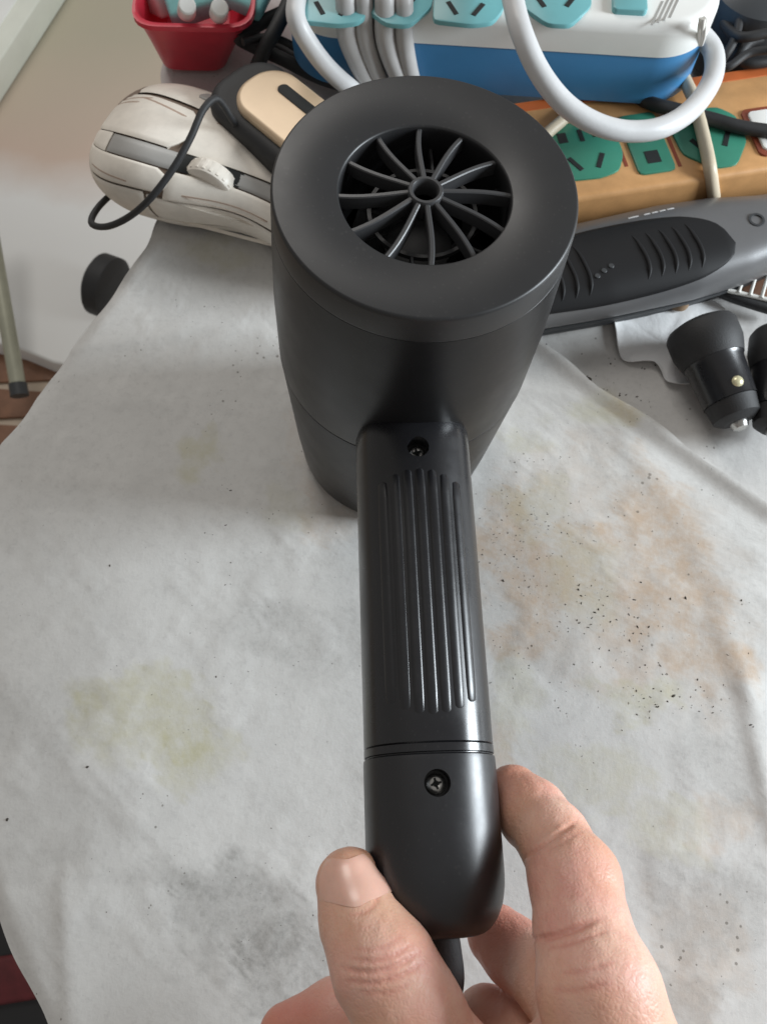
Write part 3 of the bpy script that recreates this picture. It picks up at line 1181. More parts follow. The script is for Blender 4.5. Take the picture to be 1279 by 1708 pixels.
# ------------------------------------------------------------------ shells: a body surface S(t, s) cut into panels
class Shell:
    def __init__(s, L, wf, hf_, e, z0, frame, lean=0.0, qc=0.0):
        s.qc = qc
        s.L, s.wf, s.hf, s.e, s.z0, s.fr, s.lean = L, wf, hf_, e, z0, frame, lean

    def pt(s, t, q, off=0.0):
        t, q = np.broadcast_arrays(np.asarray(t, float), np.asarray(q, float))
        q = q + s.qc * (1 - q * q)
        a = (q + 1) / 2 * math.pi
        w, h = s.wf(t) + off, s.hf(t) + off
        c, sn_ = np.cos(a), np.sin(a)
        y = w * np.sign(c) * np.abs(c) ** (2 / s.e)
        z = s.z0 + h * np.abs(sn_) ** (2 / s.e)
        x = (t - .5) * s.L
        y = y + s.lean * z
        V = np.stack([x, y, z, np.ones_like(x)], -1) @ s.fr.T
        return V[..., :3]

    def panel(s, name, t0, t1, q0, q1, m, parent, off=0.0, thick=1.6, nt=26, nq=16, round_=0.0):
        """t0, t1 may be functions of q in 0..1; q0, q1 functions of t in 0..1"""
        f = lambda v: v if callable(v) else (lambda _: v)
        t0, t1, q0, q1 = f(t0), f(t1), f(q0), f(q1)
        T = np.zeros((nt, nq))
        Q = np.zeros((nt, nq))
        for i, a in enumerate(np.linspace(0, 1, nt)):
            for j, b in enumerate(np.linspace(0, 1, nq)):
                A, B = a, b
                if round_:
                    # pull corners in for a rounded outline
                    ca, cb = 2 * a - 1, 2 * b - 1
                    A = .5 + .5 * ca * math.sqrt(max(0, 1 - round_ * cb * cb / 2))
                    B = .5 + .5 * cb * math.sqrt(max(0, 1 - round_ * ca * ca / 2))
                Q[i, j] = q0(A) + (q1(A) - q0(A)) * B
                T[i, j] = t0(B) + (t1(B) - t0(B)) * A
        P = s.pt(T, Q, off)
        # dip the rim a little so the joints read as rounded
        g = P.copy()
        nrm = np.cross(np.gradient(P, axis=0), np.gradient(P, axis=1))
        nrm /= np.linalg.norm(nrm, axis=2)[..., None] + 1e-9
        ctr = s.pt(.5, 0.0) - np.array([0, 0, 15])
        sgn = np.sign(((P - ctr) * nrm).sum(-1).mean())
        nrm *= sgn
        edge = np.zeros((nt, nq))
        edge[0, :] = edge[-1, :] = edge[:, 0] = edge[:, -1] = 1
        g -= nrm * edge[..., None] * min(.5, thick * .4)
        if sgn < 0:
            g = g[:, ::-1]
        return grid(name, g, m, parent, thick=thick, auto=55)


# ------------------------------------------------------------------ computer mouse
ma, mb = at(216, 252, 36), at(452, 345, 30)
ax = (mb - ma)
ax[2] = 0
ax /= np.linalg.norm(ax)
rear = at(172, 205, 18)
mo = rear + ax * 60
mo[2] = 0
fr = frame_xy(mo - np.array([0, 0, 0]), ax)
sideshift = fr[:3, 1] * 8.0
fr[:3, 3] += sideshift


def m_w(t):
    r = np.clip(t / .28, 0, 1)
    k = (1 - (1 - r) ** 2.4) ** (1 / 2.4)
    w = 37.5 - 8 * np.exp(-((t - .68) / .2) ** 2) - 2.5 * np.clip((t - .8) / .2, 0, 1) ** 2
    f = np.clip((1 - t) / .06, 0, 1)
    return np.maximum(w * k * (0.86 + .14 * f), .5)


def m_h(t):
    r = np.clip(t / .34, 0, 1)
    k = (1 - (1 - r) ** 2.2) ** (1 / 2.2)
    f = np.clip((1 - t) / .05, 0, 1)
    return np.maximum((36 - 16 * np.clip((t - .35) / .65, 0, 1) ** 1.4) * k * (0.75 + .25 * f), .5)


QS = -1.0
ms = thing('computer_mouse', 'ivory computer mouse with grey centre strip and scroll wheel', 'mouse', (0, 0, 1.5))
sh = Shell(120, m_w, m_h, 2.5, 3.0, fr, -0.55, -0.16 * QS)
sh.panel('core', 0, 1, -1, 1, 'mouse_gap', ms, off=-1.6, thick=.5, nt=50, nq=40)
sh.panel('base_skirt', .01, .995, .90, 1.0, 'mouse', ms, thick=2.0, nt=50, nq=6)
sh.panel('base_skirt', .01, .995, -1.0, -.90, 'mouse', ms, thick=2.0, nt=50, nq=6)
sh.panel('palm_rest', .0, lambda b: .40 + .06 * math.cos((b - .5) * 3.1), lambda a: -.44 + .06 * a, -.092, 'mouse', ms, nt=34, nq=20)
sh.panel('palm_rest', .0, lambda b: .40 + .06 * math.cos((b - .5) * 3.1), .092, lambda a: .44 - .06 * a, 'mouse', ms, nt=34, nq=20)
sh.panel('tail_bridge', .0, .175, -.085, .085, 'mouse', ms, nt=12, nq=8, off=-.1)
sh.panel('thumb_button', lambda b: .43 + .02 * b, .992, lambda a: -.46 + .04 * a, -.092, 'mouse', ms, nt=34, nq=16, off=.2)
sh.panel('finger_button', lambda b: .45 - .02 * b, .992, .092, lambda a: .46 - .04 * a, 'mouse', ms, nt=34, nq=16, off=.2)
sh.panel('side_panel', .02, .52, -.885, lambda a: -.465 + .05 * a, 'mouse', ms, nt=30, nq=14)
sh.panel('side_panel', .53, .99, -.885, lambda a: -.50 + .04 * a, 'mouse', ms, nt=30, nq=14, off=-.2)
sh.panel('side_panel', .02, .36, lambda a: .465 - .05 * a, .885, 'mouse', ms, nt=30, nq=14)
sh.panel('side_panel', .37, .99, lambda a: .46 + .03 * a, .885, 'mouse', ms, nt=30, nq=14, off=-.1)
sh.panel('side_button', .36, .50, -.66, -.54, 'mouse_grey', ms, off=1.0, nt=14, nq=8, round_=.5)
sh.panel('side_button', .52, .66, -.68, -.56, 'mouse_grey', ms, off=1.0, nt=14, nq=8, round_=.5)
sh.panel('centre_strip', .18, .985, -.08, .08, 'mouse_grey', ms, nt=34, nq=8, off=-.5)
# vents on the tail
for k in range(3):
    sh.panel('vent', .07 + .02 * k, .10 + .02 * k, -.50 - .05 * k, -.30 - .03 * k, 'mouse_gap', ms, off=.15, thick=.5, nt=4, nq=8)
M['mouse_line'] = mat('mouse_brown_print', lin(176, 150, 132), .5)
for t0, t1, qa, qb in ((.06, .20, -.30, -.31), (.10, .24, -.34, -.37), (.20, .40, -.36, -.30), (.12, .30, .30, .33), (.50, .70, -.36, -.33), (.5, .8, .34, .32)):
    sh.panel('print_line', t0, t1, (lambda A, B: (lambda a: A + (B - A) * a - .008))(qa, qb), (lambda A, B: (lambda a: A + (B - A) * a + .008))(qa, qb), 'mouse_line', ms, off=.35 if t0 > .45 else .12, thick=.3, nt=12, nq=3)
wc = sh.pt(.56, 0.0)
wf_ = frame_xy(wc - np.array([0, 0, 8.2]), ax, fr[:3, 1])
wh = lathe('scroll_wheel', [(0, -4), (10.2, -4), (11.5, -3.3), (12.2, -1.6), (12.2, 1.6), (11.5, 3.3), (10.2, 4), (0, 4)], 'mouse', ms, 48, wf_)
for k in range(24):
    a = 2 * math.pi * k / 24
    f2 = wf_.copy()
    p0 = (wf_ @ np.array([12.2 * math.cos(a), 12.2 * math.sin(a), 0, 1]))[:3]
    rd = wf_[:3, 0] * math.cos(a) + wf_[:3, 1] * math.sin(a)
    tg = np.cross(wf_[:3, 2], rd)
    V = []
    for sx in (-.55, .55):
        for sz in (-2.4, 2.4):
            for so in (-.4, .03):
                V.append(p0 + tg * sx + wf_[:3, 2] * sz + rd * so)
    fixn(mesh('wheel_rib', V, [(0, 1, 3, 2), (4, 6, 7, 5), (0, 4, 5, 1), (2, 3, 7, 6), (1, 5, 7, 3), (0, 2, 6, 4)], 'mouse', wh, False))
# dark slot round the wheel
sh.panel('wheel_slot', .44, .68, -.084, .084, 'slot', ms, off=-.42, thick=.4, nt=10, nq=6, round_=.3)

# thin black cable in front of and over the mouse
tag(tube('thin_cable', [at(215, 300, 4), at(203, 309, 6), at(165, 345, 8), at(153, 372, 10), at(178, 378, 16), at(215, 362, 26), at(252, 330, 38), at(290, 280, 46), at(318, 230, 52), at(338, 185, 56), at(358, 165, 56), at(372, 174, 52), at(388, 200, 44), at(408, 230, 30), at(430, 262, 14)], 1.45, 'black_rough', None, 12),
    'thin black cable looping over the ivory mouse', 'cable')

# ------------------------------------------------------------------ beige and black gadget
ga, gb = at(412, 128, 46), at(520, 215, 46)
gx = gb - ga
gx[2] = 0
fr = frame_xy(ga * np.array([1, 1, 0]), gx, (0, 0, 1))
gd = thing('handheld_gadget', 'black gadget with beige top plate and dark slot behind the dryer', 'gadget')
g = [(x - 2.5, y) for x, y in rrect(123, 38, 15, 12)]
fr2 = fr.copy()
fr2[:3, 3] = fr[:3, 3] + fr[:3, 0] * 52 - fr[:3, 1] * 1
slab('case', g, 1.5, 43, 'black_rough', gd, 5, 4, fr2)
pl = [(x + 2, y + 1.5) for x, y in rrect(106, 29, 13, 12)]
slab('top_plate', pl, 42.6, 46.5, 'beige', gd, 2.2, 4, fr2)
so = [(x - 16, y + 7) for x, y in rrect(44, 5.2, 2.5, 6)]
slab('slot', so, 46.0, 46.9, 'slot', gd, .2, 2, fr2)
slab('slider', [(x - 4, y + 7) for x, y in rrect(9, 3.8, 1.2, 4)], 46.5, 47.6, 'mouse_grey', gd, .4, 2, fr2)

# ------------------------------------------------------------------ red basket and what lies in it
b0, b1 = at(268, 116, 3), at(378, 119, 3)
r0, r1 = at(222, 40, 42), at(418, 44, 42)
bk = thing('plastic_basket', 'red plastic basket at the back of the desk', 'basket')
dep = 62.0
bot = [b0, b1, b1 + (0, dep, 0), b0 + (0, dep, 0)]
top = [r0, r1, r1 + (0, dep + 24, 0), r0 + (0, dep + 24, 0)]


def ring_pts(q, r, k=6):
    out = []
    q = [np.array(p, float) for p in q]
    for i in range(4):
        a, b, c = q[i - 1], q[i], q[(i + 1) % 4]
        u = (a - b) / np.linalg.norm(a - b) * r
        v = (c - b) / np.linalg.norm(c - b) * r
        for j in range(k + 1):
            t = j / k
            out.append((1 - t) ** 2 * (b + u) + 2 * t * (1 - t) * b + t * t * (b + v))
    return np.array(out)


RB, RT = ring_pts(bot, 9), ring_pts(top, 12)
cen = RT.mean(0)
lip = cen + (RT - cen) * 1.05
rings = [RB + (0, 0, 0), RB * .5 + RT * .5, RT - (0, 0, 2), lip - (0, 0, 1.5), lip + (0, 0, .8), RT + (0, 0, .8), cen + (RT - cen) * .975, (RB + (RB.mean(0) - RB) * .04) + (0, 0, 1.6)]
n = len(RB)
V = np.vstack(rings)
F = []
for k in range(len(rings) - 1):
    for i in range(n):
        j = (i + 1) % n
        F.append((k * n + i, k * n + j, (k + 1) * n + j, (k + 1) * n + i))
F.append([i for i in range(n)][::-1])
F.append([(len(rings) - 1) * n + i for i in range(n)])
fixn(mesh('shell', V, F, 'red', bk, True, 40))
bz = 26
for i, (px, py, z, sz, rot, mm_, lab) in enumerate(((330, 12, 38, (34, 26, 10), (.2, -.15, .3), 'teal_pack', 'pale teal packet lying on top in the red basket'),
                                                   (395, 8, 40, (30, 22, 8), (.1, .2, -.35), 'teal_pack', 'glossy teal packet at the right end of the red basket'),
                                                   (275, 20, 30, (22, 20, 12), (-.3, .1, .7), 'white_pack', 'crumpled pale packet at the left end of the red basket'))):
    p = at(px, py, z)
    o = rbox('packet', sz, 2.2, mm_, None, (0, 0, 0), (0, 0, 0))
    o.location = (p + (0, 12, 0)) * MM
    o.rotation_euler = rot
    tag(o, lab, 'packet')
for px, py, z, lab in ((312, 14, 47, 'white cap lying left of the other cap in the red basket'), (366, 18, 47, 'white cap lying right of the other cap in the red basket')):
    p = at(px, py, z)
    fr = np.eye(4)
    o = lathe('bottle_cap', [(0, 3.5), (3.2, 3.5), (3.8, 2.9), (4.1, -3.5), (0, -3.5)], 'strip_white', None, 28)
    o.location = p * MM
    o.rotation_euler = (.5, .3, 0)
    tag(o, lab, 'cap')

# ------------------------------------------------------------------ orange power strip
oa, ob = at(872, 172, 24), at(1279, 112, 24)
of_ = at(945, 322, 24)
ox = ob - oa
ox[2] = 0
fr = frame_xy(oa * np.array([1, 1, 0]), ox)
depth = abs((of_ - oa) @ fr[:3, 1])
oc = fr.copy()
oc[:3, 3] = fr[:3, 3] + fr[:3, 0] * 92 - fr[:3, 1] * (depth / 2 + 1)
os_ = thing('power_strip', 'orange power strip with green sockets under the blue one', 'power strip', (0, 0, 0))
slab('case', rrect(225, depth + 6, 9, 8), 0.5, 24, 'orange', os_, 2.5, 4, oc)
M['band'] = mat('red_orange_band', lin(196, 104, 56), .4, var=.1)
slab('edge_band', [(-112, depth / 2 - 4), (112, depth / 2 - 4), (112, depth / 2 + 1.2), (-112, depth / 2 + 1.2)], 23.6, 24.3, 'band', os_, .2, 1, oc)
slab('end_band', [(-111.5, -depth / 2), (-99, -depth / 2), (-99, depth / 2 - 4.5), (-111.5, depth / 2 - 4.5)], 23.6, 24.3, 'band', os_, .2, 1, oc)
ocinv = np.linalg.inv(oc)


def oloc(px, py, z=24):
    return (ocinv @ np.append(at(px, py, z), 1))[:2]


def socket(cx, cy, parent, m, fr, z, kind=0, s=1.0, rot=0.0):
    if kind == 0:
        base = np.array([(-13, -14), (2, -15), (10, -13), (14, -5), (14, 6), (9, 13), (-9, 14), (-14, 8)])
    elif kind == 1:
        base = np.array([(-7.5, -15), (7.5, -15), (7.5, 15), (-7.5, 15)])
    else:
        base = np.array([(-14, 10), (-8, 15), (8, 15), (14, 9), (14, -4), (6, -15), (-3, -15), (-13, -6)])
    pts = []
    k = len(base)
    for i in range(k):
        a, b, c = base[i - 1], base[i], base[(i + 1) % k]
        u = (a - b) / np.linalg.norm(a - b) * 2.4
        v = (c - b) / np.linalg.norm(c - b) * 2.4
        for t in (0, .5, 1):
            pts.append((1 - t) ** 2 * (b + u) + 2 * t * (1 - t) * b + t * t * (b + v))
    pts = np.array(pts) * s
    if ((np.roll(pts, -1, 0) - pts)[:, 0] * (np.roll(pts, -1, 0) + pts)[:, 1]).sum() > 0:
        pts = pts[::-1]
    ca, sa = math.cos(rot), math.sin(rot)
    R = np.array([[ca, -sa], [sa, ca]])
    tr = lambda q: (np.asarray(q) * 1.0) @ R.T + np.array([cx, cy])
    pl_ = slab('socket_plate', tr(pts), z - 1, z + 1.0, m, parent, .5, 2, fr)
    slots = {0: [((-7.5, 6.5), 3.6, 5.0, 0), ((0, 6.5), 1.8, 6.0, 0), ((7, 7), 4.6, 4.4, .0), ((4, -7), 1.9, 7.5, -.5), ((-6, -7), 1.9, 7.5, .5)],
             1: [((0, 7.5), 5.5, 5.5, 0), ((0, -7.5), 5.5, 6.0, 0)],
             2: [((-6, -3), 2.0, 7.5, .5), ((6, -2), 2.0, 7.5, -.5), ((0, 8), 2.2, 7, 0)]}[kind]
    for (x, y), w, h, a in slots:
        q = np.array([(-w / 2, -h / 2), (w / 2, -h / 2), (w / 2, h / 2), (-w / 2, h / 2)]) * s
        c, s_ = math.cos(a), math.sin(a)
        q = q @ np.array([[c, -s_], [s_, c]]).T + np.array((x, y)) * s
        slab('socket_slot', tr(q), z + .3, z + 1.25, 'slot', pl_, .1, 1, fr)
    return pl_


for px, py, kd in ((975, 250, 0), (1077, 240, 1), (1182, 232, 2)):
    c = oloc(px, py)
    socket(c[0], c[1], os_, 'green', oc, 24, kd, 1.12)
for px in (1030, 1118):
    c = oloc(px, 240)
    slab('print_line', [(c[0] - .8, c[1] - 13), (c[0] + .8, c[1] - 13), (c[0] + .8, c[1] + 11), (c[0] - .8, c[1] + 11)], 23.9, 24.15, 'maroon', os_, .05, 1, oc)
c = oloc(1276, 220)
slab('switch_frame', [(x + c[0], y + c[1]) for x, y in rrect(15, 27, 3)], 23.5, 25.0, 'maroon', os_, .4, 2, oc)
slab('switch', [(x + c[0], y + c[1]) for x, y in rrect(10.5, 22, 2)], 24.5, 26.0, 'strip_white', os_, .5, 2, oc)

# ------------------------------------------------------------------ white and blue power strip lying on it
sa_, sb_ = at(600, 142, 27), at(1080, 172, 27)
sx_ = sb_ - sa_
sx_[2] = 0
L0 = at(484, 104, 27)
fr = frame_xy(sa_ * np.array([1, 1, 0]), sx_)
xl_ = ((np.linalg.inv(fr)) @ np.append(L0, 1))[0]
xr_ = ((np.linalg.inv(fr)) @ np.append(at(1172, 118, 40), 1))[0]
sw, sd = xr_ - xl_, 72.0
sc = fr.copy()
sc[:3, 3] = fr[:3, 3] + fr[:3, 0] * (xl_ + sw / 2) + fr[:3, 1] * (sd / 2)
ps = thing('power_strip', 'white topped blue power strip with teal sockets, cords wound round it', 'power strip')
slab('base', rrect(sw, sd, 24, 14), 26.5, 50, 'strip_blue', ps, .6, 2, sc)
slab('base_foot', rrect(sw - 8, sd - 8, 21, 14), 24.6, 26.5, 'strip_blue', ps, .2, 1, sc)
slab('top_shell', rrect(sw + .8, sd + .8, 24.4, 14), 50.25, 65, 'strip_white', ps, 5.0, 6, sc)
scinv = np.linalg.inv(sc)


def sloc(px, py, z=65):
    return (scinv @ np.append(at(px, py, z), 1))[:2]


for px, kd in ((560, 0), (660, 2), (780, 0), (925, 2)):
    c = sloc(px, 12)
    socket(c[0], c[1] + 5, ps, 'teal', sc, 65, kd, 1.05)
c = sloc(1048, 8)
slab('switch', [(x + c[0], y + c[1] + 4) for x, y in rrect(14, 20, 2)], 64.5, 67.5, 'teal', ps, .8, 2, sc)
for k in range(4):
    c = sloc(1085 + 10 * k, 24 - 4 * k)
    slab('print_line', [(c[0] - .5 + 0, c[1] - 6), (c[0] + .5, c[1] - 6), (c[0] + 5.5, c[1] + 8), (c[0] + 4.5, c[1] + 8)], 64.9, 65.12, 'mouse_grey', ps, .04, 1, sc)

# cord wound round the strip: separate turns
wind = thing('wound_cord', 'grey cord wound in close turns round the blue power strip', 'cord')
for k, (px, dx) in enumerate(((574, 26), (604, 20), (640, 24), (672, 14))):
    c0 = sloc(px, 40)
    x = c0[0]
    Y0, Y1 = -sd / 2, sd / 2
    rr = 3.8 if k % 2 else 4.3
    e = rr - .2
    bend = dx * .45
    loc = [(x - 4, Y1 + e, 46), (x - 3, Y1 + e - 3, 65 + e), (x - 1.5, 8, 66 + e), (x - .5, Y0 + 6, 66 + e), (x, Y0 - e + 2, 63 + e * .7), (x + .5, Y0 - e - .6, 55), (x + bend * .5, Y0 - e - 1, 40), (x + bend, Y0 - e + .2, 27),
           (x + bend, Y0 + 6, 20.5), (x + bend * .6, 0, 20), (x, Y1 - 6, 20), (x - 4, Y1 + e, 28)]
    P = np.c_[np.array(loc), np.ones(len(loc))] @ sc.T
    tube('cord_turn', P[:, :3], rr, 'cord_grey', wind, 14, 6)
tag(tube('extension_cord', [at(520, -60, 60), at(498, -10, 66), at(494, 30, 68), at(515, 72, 60), at(548, 115, 48), at(588, 150, 34), at(640, 185, 14), at(700, 200, 8)], 3.9, 'cord_white', None),
    'white cord dropping over the left end of the blue power strip', 'cord')
tag(tube('extension_cord', [at(840, -70, 76), at(853, -10, 78), at(868, 50, 78), at(898, 118, 70), at(940, 172, 62), at(990, 205, 56), at(1045, 219, 52), at(1105, 212, 50), at(1155, 180, 48), at(1187, 132, 46), at(1190, 90, 46), at(1172, 62, 48), at(1150, 48, 50)], 4.2, 'cord_white', None, 16),
    'thick white cord hanging in a big loop before the power strips', 'cord')
for k, (dx, dz) in enumerate(((0, 0), (5, 2), (9, -1))):
    p = [at(1168 + dx, 30, 68 + dz), at(1166 + dx, 48, 64), at(1166 + dx * .8, 62, 56), at(1164 + dx * .6, 74, 50)]
    tag(tube('cable_tie', p, .9, 'wire', None, 8), ('white tie strand nearest the teal switch on the power strip corner', 'middle white tie strand on the power strip corner', 'outermost white tie strand on the power strip corner')[k], 'cable tie', 'white tie strands at the strip corner')
tag(tube('cream_cable', [at(880, 262, 26.5), at(910, 225, 27), at(938, 200, 27), at(960, 176, 25)], 2.6, 'cord_cream', None), 'short cream cord at the left end of the orange power strip', 'cord')
tag(tube('cream_cable', [at(1140, 130, 30), at(1158, 170, 30), at(1168, 210, 28), at(1178, 252, 27.5), at(1184, 285, 26.5), at(1190, 330, 12)], 2.8, 'cord_cream', None), 'cream cord crossing the rightmost green socket', 'cord')
tag(tube('black_cable', [at(1040, 150, 22), at(1085, 172, 27.5), at(1130, 184, 28), at(1190, 200, 28), at(1240, 213, 28), at(1330, 225, 28)], 2.9, 'black_rough', None), 'black cord running across the orange strip under the white loop', 'cord')
# black cables behind the gadget
tag(tube('black_cable', [at(560, -25, 30), at(500, 8, 30), at(440, 36, 30), at(408, 55, 30), at(400, 64, 28), at(420, 76, 24), at(470, 98, 20), at(530, 128, 16), at(600, 150, 10)], 3.1, 'black_rough', None), 'black cord folded sharply beside the red basket', 'cord')
tag(tube('black_cable', [at(500, -40, 40), at(478, 12, 38), at(462, 45, 36), at(445, 75, 32), at(430, 108, 22), at(420, 130, 12)], 3.3, 'black_rough', None), 'black cord running down to the beige gadget', 'cord')
tag(tube('black_cable', [at(395, 45, 12), at(440, 70, 10), at(500, 100, 6), at(560, 130, 5), at(640, 160, 5)], 3.0, 'black_rough', None), 'black cord lying lowest on the desk behind the gadget', 'cord')
tag(tube('black_cable', [at(1180, 120, 6), at(1225, 95, 26), at(1250, 70, 30), at(1300, 60, 30)], 2.6, 'black_rough', None), 'black cord in the dark corner right of the white loop', 'cord')
tag(tube('black_cable', [at(1185, 60, 20), at(1215, 85, 24), at(1245, 105, 27), at(1300, 100, 28)], 2.4, 'black_rough', None), 'black cord lying on the back edge of the orange strip', 'cord')
for pts_, rd, lab in (([(1195, 20), (1215, 50), (1240, 62), (1300, 50)], 2.2, 'thin black wire curling beside the round adapter'),
                      ([(1200, 105), (1222, 70), (1232, 30), (1225, -20)], 2.0, 'thin black wire rising behind the white loop'),
                      ([(1185, 90), (1210, 112), (1250, 88), (1300, 82)], 1.8, 'thinnest black wire lying along the orange strip edge')):
    tag(tube('thin_wire', [at(x, y, 30 + 3 * i) for i, (x, y) in enumerate(pts_)], rd, 'black_rough', None), lab, 'wire')
for pts_, rd, lab in (([(392, 52), (430, 40), (470, 20), (520, -20)], 2.0, 'thin black wire along the rim of the red basket'),
                      ([(405, 70), (450, 62), (490, 78), (520, 110), (570, 140)], 1.7, 'thin black wire crossing the folded cord beside the gadget')):
    tag(tube('thin_wire', [at(x, y, 34 - 3 * i) for i, (x, y) in enumerate(pts_)], rd, 'black_rough', None), lab, 'wire')
p = at(1252, 25, 25)
ad = thing('round_adapter', 'dark grey round adapter in the top right corner', 'adapter', p)
lathe('body', [(0, -24), (20, -24), (24, -20), (25, 4), (22, 14), (16, 18), (0, 18)], 'clip_dark', ad, 56)
lathe('cap', [(0, 22), (10, 22), (13, 20), (14, 17), (0, 17)], 'strip_white', ad, 40)

# ------------------------------------------------------------------ hair clipper
ca_, cb_ = at(942, 414, 26), at(1300, 338, 26)
cxd = cb_ - ca_
cxd[2] = 0
fr = frame_xy(ca_ * np.array([1, 1, 0]), cxd)
cl = fr.copy()
cl[:3, 3] = fr[:3, 3] + fr[:3, 0] * 50 + fr[:3, 1] * 0
hc = thing('hair_clipper', 'grey hair clipper with ribbed black grip lying right of the dryer', 'hair clipper', (0, 0, 0))
LC = 190.0
cwf = lambda t: np.maximum(np.interp(t, [0, .02, .08, .3, .5, .62, .72, .85, .97, 1], [12, 18, 22, 24.5, 25, 23.2, 19.5, 18, 16, 10]), .5)
chf = lambda t: np.maximum(np.interp(t, [0, .03, .1, .3, .5, .7, .9, .98, 1], [8, 15, 19, 22, 23, 22, 19, 14, 6]), .5)
cs = Shell(LC, cwf, chf, 2.6, 6, cl, -0.32)
ub = Shell(LC, lambda t: cwf(t) + .6, lambda t: chf(t) * 0 + 9.5, 3.0, 1.0, cl)
ub.panel('lower_case', 0, 1, -1, 1, 'clip_dark', hc, thick=1, nt=60, nq=24)
cs.panel('upper_case', .002, .998, -.93, .93, 'clip_grey', hc, thick=1.5, nt=90, nq=44)
for nm, q in (('side_trim', -.97), ('side_trim', .97)):
    cs.panel(nm, .01, .99, q - .03, q + .03, 'clip_dark', hc, off=.3, nt=60, nq=4)
tg0, tg1 = .10, .59
gq = lambda a: .46 * math.sqrt(max(0.0, 1 - max(0, (a - .35) / .65) ** 2.6)) * (0.86 + .14 * min(1, a / .3)) + .002
grip = cs.panel('grip', tg0, tg1, lambda a: -gq(a) + .13, lambda a: gq(a) + .13, 'grip', hc, off=.9, thick=1.2, nt=46, nq=24)


def arc_ridge(t, qa, qb, bow, w, h, parent, m='grip'):
    pts = []
    for k in np.linspace(-1, 1, 9):
        q = (qa + qb) / 2 + (qb - qa) / 2 * k
        pts.append(cs.pt(t + bow * (1 - k * k), q, .9 + h))
    return tube('grip_ridge', np.array(pts), [w * .3, w, w, w, w * .3], m, parent, 10, 3)


for k in range(5):
    arc_ridge(.38 + .030 * k, -.10, .33, .010, .95, -.15, grip)
for k in range(5):
    arc_ridge(.13 + .030 * k, -.14, .38, .010, 0.9, -.1, grip)
for k, (t, q) in enumerate(((.275, .16), (.292, .12), (.310, .09))):
    pt = cs.pt(t, q, .95)
    lathe('print_dot', [(0, .3), (1.0, .25), (1.2, 0), (0, 0)], 'clip_dark', grip, 16, frame_xy(pt, cl[:3, 0]))
# small white printed words on the case, and the embossed button sign
for k, (t0, t1) in enumerate(((.40, .425), (.437, .452), (.455, .470), (.473, .488), (.491, .508))):
    cs.panel('print_mark', t0, t1, -.43, -.40, 'white_print', hc, off=.2, thick=.3, nt=4, nq=4, round_=.4)
bt = cs.pt(.66, -.02, .1)
fb = frame_xy(bt, cl[:3, 0])
lathe('button_ring', [(2.4, -.3), (2.4, .35), (3.3, .35), (3.3, -.3)], 'clip_dark', hc, 32, fb, closed=True)
cs.panel('print_mark', .70, .73, -.12, -.06, 'white_print', hc, off=.06, thick=.1, nt=4, nq=4, round_=.4)

# ------------------------------------------------------------------ car charger, its neighbour, tissue, rack
def axis_frame(a, b):
    z = np.array(b, float) - a
    z /= np.linalg.norm(z)
    x = np.cross((0, 0, 1.0), z)
    return frame_xy(a, x, z), np.linalg.norm(np.array(b) - a)


def charger(name, label, a, b, k, parts=True):
    t = thing(name, label, 'charger')
    f, L = axis_frame(a, b)
    S = L / 62.0
    pf = lambda pr_: [(r * k, z * S) for r, z in pr_]
    lathe('head', pf([(0, -1), (10.5, -1), (13, .5), (14.2, 3), (14.2, 13), (13.2, 18), (12.2, 22), (0, 22)]), 'black_rough', t, 48, f)
    lathe('barrel', pf([(0, 22.1), (12.0, 22.1), (11.4, 24), (10.6, 44), (10.6, 46), (0, 46)]), 'black_gloss', t, 48, f)
    lathe('nose', pf([(0, 46.2), (10.2, 46.2), (10.0, 47.5), (9.2, 55), (6.5, 57.6), (4.5, 58), (0, 58)]), 'black_rough', t, 40, f)
    lathe('tip', pf([(0, 58), (3.6, 58), (3.6, 59), (3.0, 61.2), (1.6, 62.4), (0, 62.6)]), 'steel', t, 28, f)
    up = np.array([0, 0, 1.0])
    up -= f[:3, 2] * (up @ f[:3, 2])
    up /= np.linalg.norm(up)
    side = np.cross(f[:3, 2], up)
    for sgn in (1,):
        q = f[:3, 3] + f[:3, 2] * 40 * S + up * 10.2 * k
        lathe('contact', [(0, 1.6), (1.2, 1.4), (2.2, .7), (2.6, -.4), (0, -.4)], 'contact', t, 24, frame_xy(q, f[:3, 2], up))
    q = f[:3, 3] + f[:3, 2] * 32 * S + up * 10.4 * k
    return t


charger('car_charger', 'black car charger plug with round metal contact and steel tip', at(1165, 545, 17), at(1236, 716, 12), 1.0)
charger('car_charger', 'black plug half out of frame at the right edge', at(1305, 560, 15), at(1290, 730, 12), .9)

# tissue scrap below the charger
to = np.array([at(x, y, 0)[:2] for x, y in ((1025, 530), (1024, 560), (1030, 590), (1045, 606), (1085, 607), (1100, 622), (1112, 640), (1150, 645), (1200, 640), (1230, 560), (1190, 505), (1120, 500), (1060, 505))])
ctr = to.mean(0)
V, F = [], []
n = len(to)
sm = np.array([catmull(np.vstack([to[-2:], to, to[:2]]), 5)])[0][10:10 + 5 * n]
n = len(sm)
for k, s in enumerate((1.0, .96, .8, .6, .4, .2)):
    for i, p in enumerate(sm):
        q = ctr + (p - ctr) * s
        V.append((q[0], q[1], (1.9 if k == 0 else 1.2) + .5 * math.sin(i * .37) * (s ** 3) + .5 * sn(np.array([q * 2.0]))[0]))
V.append((ctr[0], ctr[1], 1.3))
for k in range(5):
    for i in range(n):
        j = (i + 1) % n
        F.append((k * n + i, k * n + j, (k + 1) * n + j, (k + 1) * n + i))
for i in range(n):
    F.append((5 * n + i, 5 * n + (i + 1) % n, 6 * n))
ts = fixn(mesh('tissue', V, F, 'tissue', None, True))
